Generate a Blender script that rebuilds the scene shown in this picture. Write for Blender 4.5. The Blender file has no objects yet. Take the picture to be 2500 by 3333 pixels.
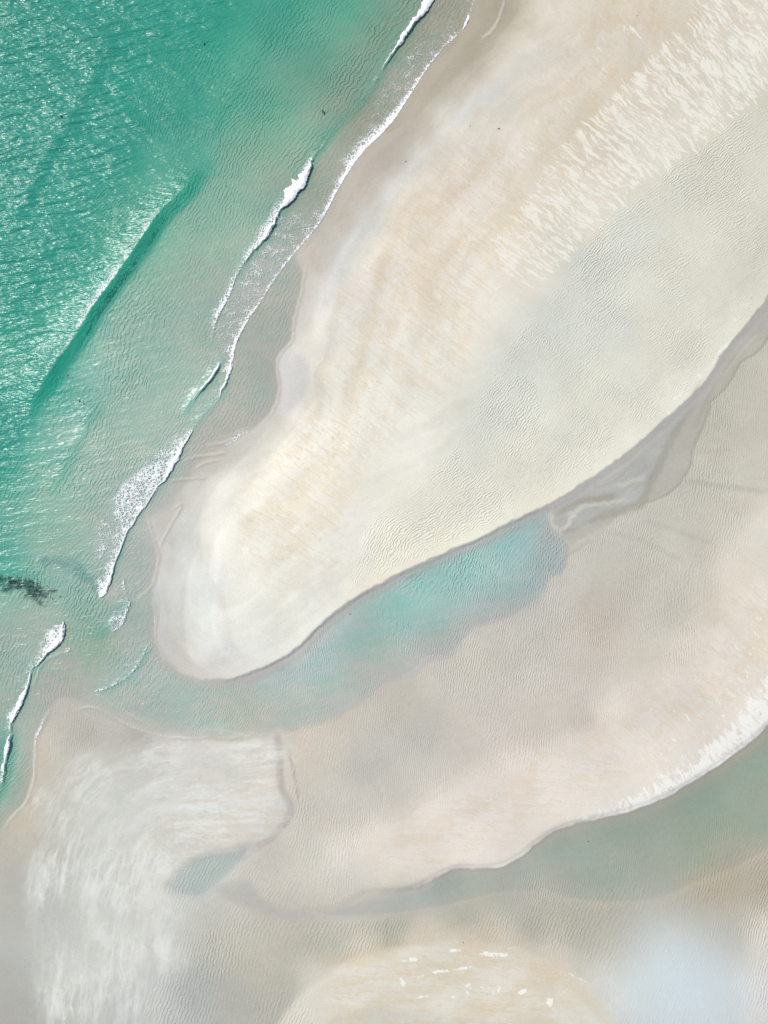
import bpy, math, random
import numpy as np
sc = bpy.context.scene
random.seed(7); rng = np.random.default_rng(7)

# ------------------------------------------------------------------ camera, sky, sun
PX = 20.0                                    # survey units per metre (all outlines below are survey units)
def W(x, y): return (np.asarray(x, float)-1250.0)/PX, -(np.asarray(y, float)-1666.5)/PX
cam = bpy.data.cameras.new("camera"); camo = bpy.data.objects.new("camera", cam)
sc.collection.objects.link(camo)
camo.location = (0, 0, 125.0); camo.rotation_euler = (0, 0, 0)
cam.sensor_fit = 'VERTICAL'; cam.sensor_height = 24.0
cam.lens = 24.0*125.0/(3333/PX); cam.clip_end = 6000; cam.clip_start = 0.5
sc.camera = camo

SUN_EL, SUN_AZ = 47.0, math.degrees(math.atan2(0.52, -0.85))     # azimuth as a plain xy angle
w = bpy.data.worlds.new("World"); sc.world = w; w.use_nodes = True
nt = w.node_tree; bg = nt.nodes['Background']
sky = nt.nodes.new('ShaderNodeTexSky'); sky.sky_type = 'NISHITA'; sky.sun_disc = False
sky.sun_elevation = math.radians(SUN_EL); sky.sun_rotation = math.radians(90-SUN_AZ)
sky.air_density = 1.0; sky.dust_density = 1.5
nt.links.new(sky.outputs[0], bg.inputs[0]); bg.inputs[1].default_value = 0.10
sl = bpy.data.lights.new("sun", 'SUN'); sl.energy = 3.6; sl.angle = math.radians(0.6); sl.color = (1.0, 0.955, 0.89)
so = bpy.data.objects.new("sun", sl); sc.collection.objects.link(so)
so.rotation_euler = (0, math.radians(90-SUN_EL), math.radians(SUN_AZ)); so.location = (-90, 55, 110)
sc.view_settings.view_transform = 'Standard'; sc.view_settings.look = 'None'
sc.view_settings.exposure = 0.25; sc.view_settings.gamma = 1.0; sc.view_settings.use_curve_mapping = False
sc.cycles.volume_step_rate = 1.0; sc.cycles.volume_max_steps = 128
sc.cycles.volume_bounces = 4
sc.cycles.transparent_max_bounces = 12; sc.cycles.caustics_reflective = False; sc.cycles.caustics_refractive = False
GAIN = np.array([1.275, 1.262, 1.298])          # display value of a white diffuse sheet under this light

# ------------------------------------------------------------------ helpers
def srgb2lin(c):
    c = np.asarray(c, float)/255.0
    return np.where(c <= 0.04045, c/12.92, ((c+0.055)/1.055)**2.4)
def smooth(a, b, x):
    t = np.clip((x-a)/(b-a), 0, 1); return t*t*(3-2*t)
def spline(pts, n=4, closed=False):
    p = np.array(pts, float); out = []
    m = len(p)
    rngi = range(m if closed else m-1)
    for i in rngi:
        if closed: p0, p1, p2, p3 = p[i-1], p[i], p[(i+1) % m], p[(i+2) % m]
        else: p0, p1, p2, p3 = p[max(i-1, 0)], p[i], p[i+1], p[min(i+2, m-1)]
        for k in range(n):
            t = k/n
            out.append(0.5*((2*p1)+(-p0+p2)*t+(2*p0-5*p1+4*p2-p3)*t*t+(-p0+3*p1-3*p2+p3)*t**3))
    if not closed: out.append(p[-1])
    return np.array(out)
def wcurve(pts, n=4, closed=False):
    s = spline(pts, n, closed); x, y = W(s[:, 0], s[:, 1]); return np.stack([x, y], 1)
def sdist(c, X, Y, ends=0):
    """signed distance to an open curve (positive on the seaward, right-hand-travel side), arclength of foot"""
    best = np.full(X.shape, 1e18); sg = np.ones(X.shape); arc = np.zeros(X.shape); L = 0.0
    for i in range(len(c)-1):
        ax, ay = c[i]; dx, dy = c[i+1]-c[i]; l2 = dx*dx+dy*dy+1e-12; l = math.sqrt(l2)
        t = ((X-ax)*dx+(Y-ay)*dy)/l2
        tc = np.clip(t, 0, 1)
        qx = X-ax-tc*dx; qy = Y-ay-tc*dy; d2 = qx*qx+qy*qy
        m = d2 < best
        best = np.where(m, d2, best)
        cr = dx*(Y-ay)-dy*(X-ax)
        sg = np.where(m, np.where(cr > 0, -1.0, 1.0), sg)
        arc = np.where(m, L+tc*l, arc); L += l
    return np.sqrt(best)*sg, arc, L
def psd(poly, X, Y):
    """signed distance to closed polygon, positive inside"""
    c = np.vstack([poly, poly[:1]]); best = np.full(X.shape, 1e18); ins = np.zeros(X.shape, bool)
    for i in range(len(c)-1):
        ax, ay = c[i]; bx, by = c[i+1]; dx, dy = bx-ax, by-ay; l2 = dx*dx+dy*dy+1e-12
        t = np.clip(((X-ax)*dx+(Y-ay)*dy)/l2, 0, 1)
        d2 = (X-ax-t*dx)**2+(Y-ay-t*dy)**2; best = np.minimum(best, d2)
        cond = ((ay > Y) != (by > Y)) & (X < (bx-ax)*(Y-ay)/((by-ay) if abs(by-ay) > 1e-12 else 1e-12)+ax)
        ins ^= cond
    return np.sqrt(best)*np.where(ins, 1, -1)
def idw(pts, vals, X, Y, p=3.6):
    vals = np.atleast_2d(np.asarray(vals, float).T).T
    num = np.zeros(X.shape+(vals.shape[1],)); den = np.zeros(X.shape)
    for (px, py), v in zip(pts, vals):
        wgt = 1.0/(((X-px)**2+(Y-py)**2)+1.5)**(p/2)
        num += wgt[..., None]*v; den += wgt
    return num/den[..., None]
def blur(a, n):
    k = np.exp(-0.5*(np.arange(-2*n, 2*n+1)/n)**2); k /= k.sum()
    for ax in (0, 1):
        pw = [(0, 0)]*a.ndim; pw[ax] = (2*n, 2*n); b = np.pad(a, pw, mode='edge'); out = 0
        for i, kk in enumerate(k):
            sl_ = [slice(None)]*a.ndim; sl_[ax] = slice(i, i+a.shape[ax]); out = out+kk*b[tuple(sl_)]
        a = out
    return a
def vnoise(X, Y, scale, seed):
    """smooth value noise"""
    r = np.random.default_rng(seed); T = r.random((256, 256))
    x = X/scale+1000.3; y = Y/scale+1000.7
    xi = np.floor(x).astype(int); yi = np.floor(y).astype(int); fx = x-xi; fy = y-yi
    fx = fx*fx*(3-2*fx); fy = fy*fy*(3-2*fy)
    g = lambda i, j: T[i % 256, j % 256]
    return ((g(xi, yi)*(1-fx)+g(xi+1, yi)*fx)*(1-fy)+(g(xi, yi+1)*(1-fx)+g(xi+1, yi+1)*fx)*fy)*2-1
def tag(o, label=None, cat=None, group=None, kind=None):
    if label: o['label'] = label
    if cat: o['category'] = cat
    if group: o['group'] = group
    if kind: o['kind'] = kind
    return o
def mesh_obj(name, V, F, mat, smooth_=True):
    me = bpy.data.meshes.new(name)
    V = np.asarray(V, np.float32); F = np.asarray(F, np.int32)
    me.vertices.add(len(V)); me.vertices.foreach_set('co', V.ravel())
    k = F.shape[1]
    me.loops.add(F.size); me.loops.foreach_set('vertex_index', F.ravel())
    me.polygons.add(len(F)); me.polygons.foreach_set('loop_start', np.arange(0, F.size, k, dtype=np.int32))
    me.polygons.foreach_set('loop_total', np.full(len(F), k, dtype=np.int32))
    me.polygons.foreach_set('use_smooth', np.full(len(F), smooth_))
    me.update(calc_edges=True); me.validate()
    me.materials.append(mat)
    o = bpy.data.objects.new(name, me); sc.collection.objects.link(o); return o
def attr(o, name, a, typ='FLOAT'):
    at = o.data.attributes.new(name, typ, 'POINT')
    if typ == 'FLOAT': at.data.foreach_set('value', np.asarray(a, np.float32).ravel())
    elif typ == 'FLOAT_VECTOR': at.data.foreach_set('vector', np.asarray(a, np.float32).ravel())
    else: at.data.foreach_set('color', np.asarray(a, np.float32).ravel())
def axis(lo, hi, step, far):
    core = np.arange(lo, hi+step/2, step); g = []; s = step; v = hi
    while v < far: s *= 1.35; v += s; g.append(v)
    g2 = []; s = step; v = lo
    while v > -far: s *= 1.35; v -= s; g2.append(v)
    return np.concatenate([g2[::-1], core, g])
def gridfaces(nx, ny):
    i = np.arange(nx-1)[:, None]; j = np.arange(ny-1)[None, :]; a = i*ny+j
    return np.stack([a, a+ny, a+ny+1, a+1], -1).reshape(-1, 4)

# ------------------------------------------------------------------ surveyed lines (top to bottom / right to left)
swash = [(1640,-300),(1590,-120),(1545,0),(1535,30),(1525,68),(1499,105),(1438,162),(1386,230),(1325,324),(1280,392),(1236,440),(1175,501),(1130,565),(1096,625),(1066,682),(1032,738),(987,791),(946,840),(893,910),(851,978),(814,1031),(784,1084),(765,1129),(756,1189),(750,1219)]
front = [(750,1219),(733,1262),(700,1315),(663,1350),(636,1385),(612,1430),(595,1458),(583,1490),(566,1514),(552,1540),(535,1565),(513,1584),(492,1618),(472,1651),(446,1680),(434,1707),(414,1731),(400,1770),(388,1801),(374,1835),(365,1868),(352,1910),(347,1929),(336,1940),(325,1946)]
front_low = [(212,2035),(208,2068),(196,2095),(181,2104),(157,2125),(133,2153),(105,2177),(99,2198),(94,2223),(84,2258),(72,2290),(55,2325),(38,2351),(32,2395),(26,2441),(19,2462),(8,2540),(-10,2640)]
film_edge = [(1720,-60),(1697,14),(1673,68),(1630,114),(1613,152),(1584,179),(1537,209),(1510,225),(1467,271)]
cline = [(2740,560),(2620,760),(2550,880),(2500,963),(2448,1031),(2380,1110),(2320,1197),(2267,1272),(2214,1317),(2154,1374),(2079,1438),(2004,1498),(1951,1539),(1890,1577),(1823,1619),(1762,1650),(1672,1693),(1566,1746),(1401,1820),(1310,1861),(1236,1899),(1175,1929),(1115,1974),(1055,2019),(1002,2072),(972,2102),(919,2140),(829,2181),(753,2206),(678,2211),(640,2208),(595,2189),(560,2160),(530,2120)]
cline2 = [(2900,1960),(2740,2130),(2600,2272),(2500,2358),(2456,2403),(2403,2441),(2343,2486),(2252,2544),(2162,2595),(2064,2633),(1966,2659),(1898,2674),(1830,2693),(1785,2716),(1747,2742),(1702,2780),(1657,2808),(1619,2821),(1566,2825),(1499,2821),(1438,2844),(1393,2870),(1348,2889),(1288,2900),(1190,2906)]
rip_edge = [(2700,130),(2560,240),(2500,290),(2440,350),(2380,392),(2320,437),(2252,497),(2177,539),(2117,603),(2041,663),(1958,723),(1898,799),(1845,867),(1808,897),(1777,940),(1702,1046),(1657,1121),(1604,1219),(1551,1302),(1499,1392),(1453,1483),(1393,1536),(1340,1588),(1273,1626),(1206,1680),(1175,1763),(1153,1823),(1135,1900)]
bar_axis = [(2900,-500),(2500,0),(2200,280),(1950,560),(1720,850),(1500,1150),(1300,1400),(1120,1620),(980,1820),(880,2000),(830,2150),(800,2300)]
sea_poly = [(3600,-9000),(1900,-700),(1640,-300),(1590,-120),(1545,0),(1535,30),(1525,68),(1499,105),(1438,162),(1386,230),(1325,324),(1280,392),(1236,440),(1175,501),(1130,565),(1096,625),(1066,682),(1032,738),(987,791),(960,830),(975,870),(987,895),(980,955),(957,1038),(949,1106),(912,1151),(900,1189),(908,1249),(900,1302),(882,1340),(836,1392),(784,1423),(716,1468),(656,1505),(610,1570),(545,1640),(484,1690),(497,1740),(516,1801),(509,1853),(493,1906),(506,2004),(505,2072),(530,2130),(565,2166),(595,2189),(640,2208),(678,2211),(753,2206),(829,2181),(919,2140),(972,2102),(1002,2072),(1055,2019),(1115,1974),(1175,1929),(1236,1899),(1310,1861),(1401,1820),(1566,1746),(1672,1693),(1762,1655),(1790,1672),(1808,1725),(1845,1763),(1850,1820),(1830,1868),(1790,1880),(1755,1944),(1700,1975),(1664,2004),(1611,2034),(1544,2049),(1498,2110),(1461,2147),(1386,2162),(1348,2208),(1250,2215),(1180,2280),(1090,2340),(1000,2370),(900,2395),(750,2415),(640,2408),(527,2396),(430,2366),(377,2343),(332,2321),(286,2298),(225,2268),(181,2283),(143,2343),(117,2404),(113,2479),(106,2547),(75,2621),(45,2651),(0,2712),(-100,2900),(-600,4500),(-4000,12000),(-30000,12000),(-30000,-9000)]
river_poly = [(3600,1300),(2900,1960),(2740,2130),(2600,2272),(2500,2358),(2456,2403),(2403,2441),(2343,2486),(2252,2544),(2162,2595),(2064,2633),(1966,2659),(1898,2674),(1830,2693),(1785,2716),(1747,2742),(1702,2780),(1657,2808),(1619,2821),(1566,2825),(1499,2821),(1438,2844),(1393,2870),(1348,2889),(1288,2900),(1190,2906),(1100,2957),(1000,2962),(1080,2985),(1200,2985),(1400,2960),(1600,2915),(1750,2905),(1900,2930),(2100,2930),(2300,2860),(2600,2700),(3600,1900)]
pond_poly = [(542,2885),(565,2855),(603,2817),(640,2791),(701,2772),(753,2764),(821,2749),(799,2795),(753,2847),(708,2885),(648,2923),(573,2915)]
chan_poly = [(2700,700),(2560,880),(2500,963),(2448,1031),(2380,1110),(2320,1197),(2267,1272),(2214,1317),(2154,1374),(2079,1438),(2004,1498),(1951,1539),(1890,1577),(1823,1619),(1762,1655),(1796,1672),(1796,1700),(1808,1725),(1830,1720),(1828,1755),(1850,1763),(1838,1816),(1870,1805),(1905,1780),(1958,1740),(1985,1712),(2011,1686),(2064,1649),(2154,1618),(2214,1566),(2245,1513),(2260,1445),(2297,1370),(2312,1310),(2365,1257),(2410,1181),(2456,1151),(2500,1099),(2600,960),(2760,800)]
tongue_poly = [(693,2885),(753,2862),(821,2870),(851,2915),(904,2953),(1017,2968),(1250,2915),(1400,2890),(1400,2960),(1250,2990),(1055,2998),(904,2990),(791,2953),(716,2915)]
film_poly = [(1900,-400),(1720,-60),(1697,14),(1673,68),(1630,114),(1613,152),(1584,179),(1537,209),(1510,225),(1467,271),(1400,340),(1330,400),(1250,431),(1300,300),(1386,200),(1499,90),(1535,20),(1600,-300)]
grey_poly = [(905,1165),(934,1133),(1002,1170),(1012,1240),(990,1300),(940,1340),(890,1345),(905,1300),(910,1249),(902,1189)]
bl_poly = [(120,2560),(330,2450),(600,2400),(900,2400),(915,2480),(919,2569),(935,2606),(920,2680),(874,2730),(821,2760),(753,2768),(701,2775),(640,2793),(603,2820),(565,2858),(542,2888),(540,2930),(560,2980),(575,3050),(588,3100),(560,3160),(500,3200),(480,3260),(470,3450),(160,3450),(150,3250),(120,3100),(105,2950),(95,2800),(100,2700)]

# sampled sand tones (unit 1.507 survey px), one list per kind of ground: x, y, r, g, b ; last number of each list = height
K = 2500/1659
G_wet = [(1080,30,178,168,150),(1040,80,180,169,153),(1000,140,184,172,157),(930,210,186,175,161),(880,280,188,177,164),(830,340,188,177,165),(780,400,190,179,167),(740,470,192,181,169),(700,520,192,183,171),(680,580,196,187,177),(655,640,198,190,180),(640,700,198,191,183),(600,900,198,191,183),(540,950,198,192,183),(480,990,196,188,177),(420,1010,191,186,176),(370,1070,189,181,169),(350,1130,193,188,181),(340,1200,197,193,188),(345,1300,196,193,189),(350,1380,196,192,187),(375,1430,196,191,186),(980,40,182,172,156),(905,268,187,177,163),(868,322,188,178,165),(835,370,189,178,166),(800,415,191,180,168),(960,205,185,175,160),(1015,150,183,173,157),(745,500,193,184,173),(715,540,195,187,177)]
G_mid = [(1130,60,197,187,172),(1090,130,202,192,179),(1020,190,204,197,187),(960,240,207,203,195),(900,330,208,203,196),(850,400,209,204,197),(800,470,208,206,201),(760,520,205,204,201),(730,580,206,205,202),(700,640,210,206,201),(690,760,212,207,200),(685,850,216,211,202),(620,880,202,198,192),(560,960,206,201,194),(500,1010,205,201,195),(430,1060,205,202,197),(395,1130,203,200,196),(400,1200,205,203,200),(390,1280,203,201,198),(385,1350,203,201,197),(420,1400,206,203,198),(390,1445,198,191,186),(440,1455,203,196,190)]
G_cream = [(500,1050,222,217,206),(480,1150,227,222,210),(440,1250,222,219,211),(460,1330,221,219,211),(500,1330,230,226,215),(460,1400,216,213,206),(560,1400,230,226,216),(520,1440,220,215,206),(560,1200,233,227,213),(560,1080,234,226,209),(620,1000,235,226,210),(620,1130,236,228,213),(620,1280,233,228,214),(680,1350,231,227,216),(700,1200,234,227,214),(700,1080,234,226,212),(720,950,235,228,213),(780,1100,232,226,213),(760,1180,231,226,214),(850,1000,231,225,213),(900,920,229,223,211),(800,850,231,224,210),(650,900,226,219,207),(720,800,228,220,206),(700,720,222,214,203),(760,640,223,213,202),(730,690,221,214,205),(800,720,228,218,204),(860,640,226,215,200),(860,780,229,222,209),(940,800,230,224,211),(980,700,228,220,206),(1040,640,226,217,203),(900,560,225,213,196),(830,560,225,213,198),(800,600,223,212,201),(880,480,224,210,192),(960,520,226,214,198),(940,430,221,208,191),(900,420,218,207,191),(1000,400,223,211,197),(1050,500,225,215,200),(1080,430,222,212,198),(1100,560,227,218,205),(1000,280,217,208,195),(1060,220,214,206,194),(1100,170,217,208,195),(1150,110,214,205,192),(1200,50,212,202,187),(1250,0,211,202,186),(1080,300,219,210,198),(1180,220,217,206,190),(1150,300,216,206,190),(1250,150,215,204,188),(1300,80,214,203,187),(1350,20,212,199,181),(1330,160,211,198,180),(1420,60,209,196,178),(1270,260,212,199,181),(1230,330,214,202,186),(1400,150,212,202,188),(1480,30,211,200,184),(1550,20,213,204,191),(1500,120,212,204,191),(1400,220,213,204,191),(1300,330,214,205,192),(1200,430,217,208,195),(1600,160,212,206,196),(1500,250,213,207,197),(1400,330,215,209,199),(1250,470,218,211,199),(1150,600,223,216,204)]
G_rip = [(1640,250,200,199,190),(1560,330,204,203,194),(1450,420,207,207,200),(1350,500,204,206,202),(1250,580,202,205,203),(1180,680,202,205,203),(1120,780,203,206,203),(1200,800,208,209,204),(1060,880,206,208,204),(1000,980,209,210,205),(1300,700,207,209,205),(1400,650,211,211,204),(1500,550,212,211,202),(1600,450,211,210,200),(1550,700,216,214,205),(1450,750,217,215,206),(1300,850,216,216,208),(1200,950,215,215,208),(1100,1000,218,217,209),(1000,1080,220,219,211),(900,1100,222,221,212),(1640,600,215,213,203),(1380,930,225,223,214),(1150,1080,227,224,213),(1000,1150,229,226,214),(850,1180,229,226,214),(1250,1010,226,224,214),(800,1250,231,227,216),(1500,830,225,223,215),(1600,690,221,219,209)]
G_flat = [(1640,780,192,188,175),(1600,850,191,186,173),(1560,950,191,186,174),(1620,1000,197,192,179),(1500,1050,194,190,179),(1600,1100,201,195,182),(1400,1120,193,190,179),(1300,1180,192,189,179),(1240,1240,194,189,180),(1350,1250,197,191,180),(1500,1200,198,192,181),(1450,1320,195,189,178),(1300,1350,193,184,173),(1520,1310,203,196,183),(1250,1420,198,191,181),(1100,1450,198,192,182),(1000,1430,197,192,181),(850,1530,194,187,176),(900,1600,191,187,179),(800,1650,189,186,179),(850,1700,195,189,180),(1000,1600,201,193,184),(1150,1550,200,192,183),(1250,1550,198,190,181),(1000,1500,198,191,182),(700,1600,202,194,181),(680,1550,201,193,180),(640,1600,203,193,180),(750,1750,201,195,185),(680,1750,203,196,186),(660,1850,204,199,188),(600,1850,198,191,182),(700,1900,209,203,193),(600,1920,204,198,188),(650,1500,195,190,178),(800,1450,190,184,175),(1150,1300,190,187,179),(1400,1420,204,196,185)]
G_bar2 = [(1600,1230,216,207,193),(1640,1150,213,205,192),(820,1830,222,212,200),(900,1850,222,213,200),(950,1780,220,211,200),(1050,1720,219,209,198),(1150,1680,220,210,199),(1250,1620,217,208,197),(1350,1550,215,206,195),(1450,1480,216,207,196),(1540,1400,218,209,197),(1620,1300,220,210,195),(1640,1400,220,211,197),(1550,1500,219,210,198),(1400,1630,221,211,199),(1200,1740,224,215,203),(1050,1820,225,216,205),(850,1900,222,213,201),(1000,1860,223,214,203),(1600,1540,221,213,201),(1450,1680,223,215,204),(1300,1740,225,216,205),(750,1850,216,208,197)]
G_low = [(1640,1650,182,174,160),(1500,1750,182,175,161),(1350,1800,182,176,164),(1600,1850,184,176,161),(1640,1900,183,175,160),(1550,1900,186,176,158),(1400,1900,184,178,166),(1250,1850,184,180,170),(1100,1900,182,180,171),(950,1920,180,178,171),(800,1960,182,177,164),(700,1970,184,176,164),(600,1960,186,177,166),(500,2000,191,187,174),(450,1950,186,184,176),(550,2060,193,187,171),(700,2030,189,185,171),(850,2010,187,183,170),(1000,1990,185,182,169),(1150,2000,185,181,169),(1250,2020,187,182,169),(600,2120,192,187,174),(500,2150,185,183,176),(420,2150,180,181,177),(600,2190,191,187,177),(1350,2000,186,181,170),(1580,2020,189,182,171),(1450,2150,196,192,186),(1550,2190,200,198,196)]
G_bar3 = [(700,2120,203,196,183),(800,2060,204,196,181),(900,2040,205,195,179),(1000,2030,207,197,180),(1100,2050,206,197,182),(1200,2080,203,195,182),(750,2180,207,200,187),(900,2120,210,202,187),(1050,2130,210,202,188),(1200,2150,206,200,189),(1000,2190,205,200,190),(850,2200,204,199,189),(1300,2150,200,197,190),(1655,2030,210,202,192),(1655,2150,208,204,200)]
G_bl = [(150,1550,188,183,176),(100,1500,186,181,174),(200,1580,179,175,168),(300,1590,174,171,165),(240,1560,190,187,180),(130,1650,191,188,180),(200,1650,199,198,192),(300,1640,199,198,194),(400,1620,201,199,195),(500,1620,205,203,198),(580,1620,207,203,197),(570,1700,210,202,192),(450,1720,205,202,195),(500,1780,207,201,192),(300,1750,203,203,198),(200,1750,201,202,196),(100,1750,192,191,183),(100,1650,188,181,168),(60,1750,186,177,161),(30,1830,180,174,164),(40,1900,177,175,170),(30,2000,177,177,173),(30,2100,175,175,171),(30,2190,173,172,168),(90,1900,187,188,183),(100,2000,187,189,185),(200,1900,201,202,197),(250,2000,201,202,197),(150,2100,192,194,189),(250,2100,198,199,195),(350,2050,198,198,193),(350,1900,204,202,196),(400,1820,205,201,193),(370,1970,199,199,194),(350,2150,190,192,188),(280,2190,185,186,183),(350,1520,178,175,168)]
G_bed = [(0,0,150,185,165),(400,0,160,185,160),(700,0,170,180,158),(0,700,165,190,172),(300,500,182,186,166),(100,1100,186,188,172),(500,500,188,186,168),(600,300,182,182,160),(850,100,158,160,140),(780,200,166,160,143),(930,60,168,160,143),(870,180,172,165,150),(700,400,172,168,153),(650,480,176,173,160),(600,580,180,178,168),(580,620,182,178,168),(600,700,178,174,164),(560,780,182,178,168),(590,800,178,174,164),(540,850,182,178,168),(450,930,186,182,173),(400,850,190,190,176),(300,950,196,191,178),(300,1100,188,186,178),(250,1250,190,186,176),(300,1300,184,179,172),(300,1200,186,182,176),(290,1350,184,180,173),(200,1400,178,178,160),(130,1450,184,178,170),(100,1420,188,184,172),(60,1450,186,184,174),(50,1600,180,178,166),(40,1500,182,180,168),(80,1530,182,178,168),(20,1700,172,174,160),(300,1450,190,187,180),(400,1520,190,188,180),(500,1560,194,189,176),(600,1540,194,190,180),(600,1440,198,197,194),(700,1390,201,201,196),(900,1290,202,204,199),(1050,1200,202,205,200),(1120,1180,190,197,196),(1190,1170,178,180,176),(1200,1220,180,180,178),(1100,1330,182,180,176),(950,1400,188,184,178),(800,1430,188,186,178),(0,1250,180,186,172)]
def shift(L, a): return [(q[0], q[1], q[2]+a[0], q[3]+a[1], q[4]+a[2]) for q in L]
G_cream = shift(G_cream, (4, 6, 7)); G_mid = shift(G_mid, (2, 4, 2)); G_rip = shift(G_rip, (6, 4, -3)); G_bar2 = shift(G_bar2, (4, 4, 4)); G_bl = shift(G_bl, (4, 3, 0)); G_bar3 = shift(G_bar3, (5, 5, 4)); G_flat = shift(G_flat, (0, 0, -1)); G_low = shift(G_low, (-8, -7, -8)); G_bar2 = shift(G_bar2, (0, 1, 2)); G_wet = shift(G_wet, (-1, 0, 0))
def P(L): return [W(a[0]*K, a[1]*K) for a in L]
def C(L): return [srgb2lin(a[2:5]) for a in L]
land = [(G_wet, .10), (G_mid, .30), (G_cream, .75), (G_rip, .85), (G_flat, .10), (G_bar2, .45), (G_low, .05), (G_bar3, .25), (G_bl, .16)]
# water depths (same unit)
D_sea = [(0,0,2.7),(200,0,2.4),(400,0,1.9),(600,0,1.45),(750,0,1.1),(850,0,.8),(0,300,2.5),(150,150,2.4),(200,300,2.1),(400,200,1.6),(400,350,1.35),(550,200,1.2),(650,150,1.05),(700,100,1.05),(780,120,.75),(0,600,2.2),(0,900,1.95),(0,1200,1.4),(100,500,2.0),(200,600,1.6),(300,500,1.4),(100,800,1.6),(150,700,1.5),(300,650,.55),(400,550,.52),(450,450,.7),(250,750,.6),(500,350,.85),(600,250,.95),(500,550,.42),(600,400,.55),(650,300,.65),(400,700,.42),(300,850,.6),(200,800,.85),(150,900,1.05),(100,1000,.9),(200,950,.52),(300,950,.4),(100,1100,.7),(200,1100,.38),(250,1150,.28),(50,1100,1.15),(400,850,.45),(350,800,.5),(450,780,.28),(440,650,.28),(480,600,.28),(0,1000,1.6),(30,1230,1.2),(100,1200,.6),(150,1250,.8),(180,1300,.8),(230,1330,.6),(100,1350,.3),(50,1330,.42),(0,1400,.5),(50,1400,.28),(20,1500,.3),(0,1620,1.0),(170,1350,.7),(270,1380,.35),(250,1430,.35),(200,1430,.3),(130,1430,.05),(160,1470,.05),(60,1540,.1),(780,250,.14),(850,130,.14),(900,70,.16),(960,20,.4),(1030,0,.3),(700,400,.12),(650,470,.12),(580,550,.15),(530,640,.1),(560,800,.07),(540,850,.09),(460,930,.06),(280,1300,.12),(300,1200,.06),(270,1240,.1),(450,1480,.27),(350,1470,.25),(600,1440,.42),(700,1380,.5),(800,1330,.55),(900,1270,.62),(1000,1220,.68),(1080,1180,.68),(1120,1150,.6),(1160,1180,.1),(1190,1160,.04),(850,1390,.25),(950,1330,.3),(1050,1280,.28),(750,1450,.18),(650,1500,.14),(550,1540,.1),(450,1550,.1),(300,1500,.2),(250,1480,.15),(1150,1250,.07),(1050,1340,.06),(900,1430,.05),(800,1480,.04)]
D_riv = [(1640,1640,.36),(1500,1710,.33),(1350,1790,.30),(1200,1830,.22),(1100,1870,.13),(950,1905,.10),(1640,1750,.2),(1500,1800,.2),(1350,1850,.12),(1200,1900,.06),(1600,1850,.06),(1100,1930,.04),(1400,1930,.04),(800,1950,.05)]

# ------------------------------------------------------------------ coarse fields
cx = np.arange(-84, 84.01, 0.5); cy = np.arange(-104, 104.01, 0.5)
CX, CY = np.meshgrid(cx, cy, indexing='ij')
allp = []; allc = []; allh = []
for L, h in land: allp += P(L); allc += C(L); allh += [h]*len(L)
def tones(*Ls):
    pp = []; cc_ = []
    for L in Ls: pp += P(L); cc_ += C(L)
    return blur(idw(pp, cc_, CX, CY, 3.6), 2)
tone_bar = tones(G_wet, G_mid, G_cream, G_rip)                     # the main bar and its beach
tone_mid = tones(G_flat, G_bar2, G_bl, G_wet[-5:])                 # the flats and the second bank
tone_low = tones(G_low, G_bar3, [q for q in G_bl if q[1] > 1800])  # everything beyond the second bank
landh = blur(idw(allp, allh, CX, CY), 3)[..., 0]
bedcol = blur(idw(P(G_bed), C(G_bed), CX, CY), 3)
dep = blur(idw(P(D_sea), [a[2] for a in D_sea], CX, CY), 4)[..., 0]
lg_ = smooth(-40, -20, CX)*smooth(-8, -14, CY)
dep = dep*(.34+.46*smooth(.6, 2.3, dep))*(1+.12*lg_)
rdep = blur(idw(P(D_riv), [a[2] for a in D_riv], CX, CY), 2)[..., 0]*.48
F = {}
def poly(pts, n=3): return wcurve(pts, n, True)
F['sea'] = psd(wcurve(sea_poly, 2, True), CX, CY)
F['riv'] = psd(wcurve(river_poly, 2, True), CX, CY)
F['pond'] = psd(poly(pond_poly), CX, CY)
F['chan'] = psd(poly(chan_poly), CX, CY)
F['tongue'] = psd(poly(tongue_poly), CX, CY)
F['film'] = psd(poly(film_poly), CX, CY)
F['grey'] = psd(poly(grey_poly), CX, CY)
F['bl'] = psd(poly(bl_poly), CX, CY)
def cur(name, pts, pre=(), post=()):
    L = sdist(wcurve(pts, 3), CX[:1, :1], CY[:1, :1])[2]
    c = wcurve(pts, 3); L0 = 0.
    if len(pre): q = np.stack(W(*np.array(pre).T), 1); L0 = np.sqrt((np.diff(np.vstack([q, c[:1]]), axis=0)**2).sum(1)).sum(); c = np.vstack([q, c])
    if len(post): c = np.vstack([c, np.stack(W(*np.array(post).T), 1)])
    d, a, _ = sdist(c, CX, CY); F[name] = d; F[name+'_a'] = np.clip(a-L0, 0, L); return L
L_c1 = cur('c1', cline, [(9000, -9000)], [(480, 2060), (-20000, 1200)])
L_c2 = cur('c2', cline2, [(9000, -4000)], [(1100, 2957), (900, 3000), (-20000, 3400)])
L_re = cur('re', rip_edge, [(9000, -4000)], [(1000, 2400), (-2000, 9000)])
c_ = wcurve(bar_axis, 3); L_ax = 1.
F['ax'], F['ax_a'], _ = sdist(np.vstack([[(900., 900.)], c_, [(-60., -400.)]]), CX, CY)
LA = cur('A', swash); LB = cur('B', front); LBL = cur('BL', front_low)
bl_axis = [(120,3500),(150,3200),(190,2900),(250,2700),(340,2560),(480,2490),(650,2470),(850,2465),(1000,2450)]
cur('bla', bl_axis)
creek = [(905,2400),(912,2508),(919,2569),(940,2606),(946,2644),(919,2689),(874,2734),(821,2765),(790,2790)]
cur('creek', creek)
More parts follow.
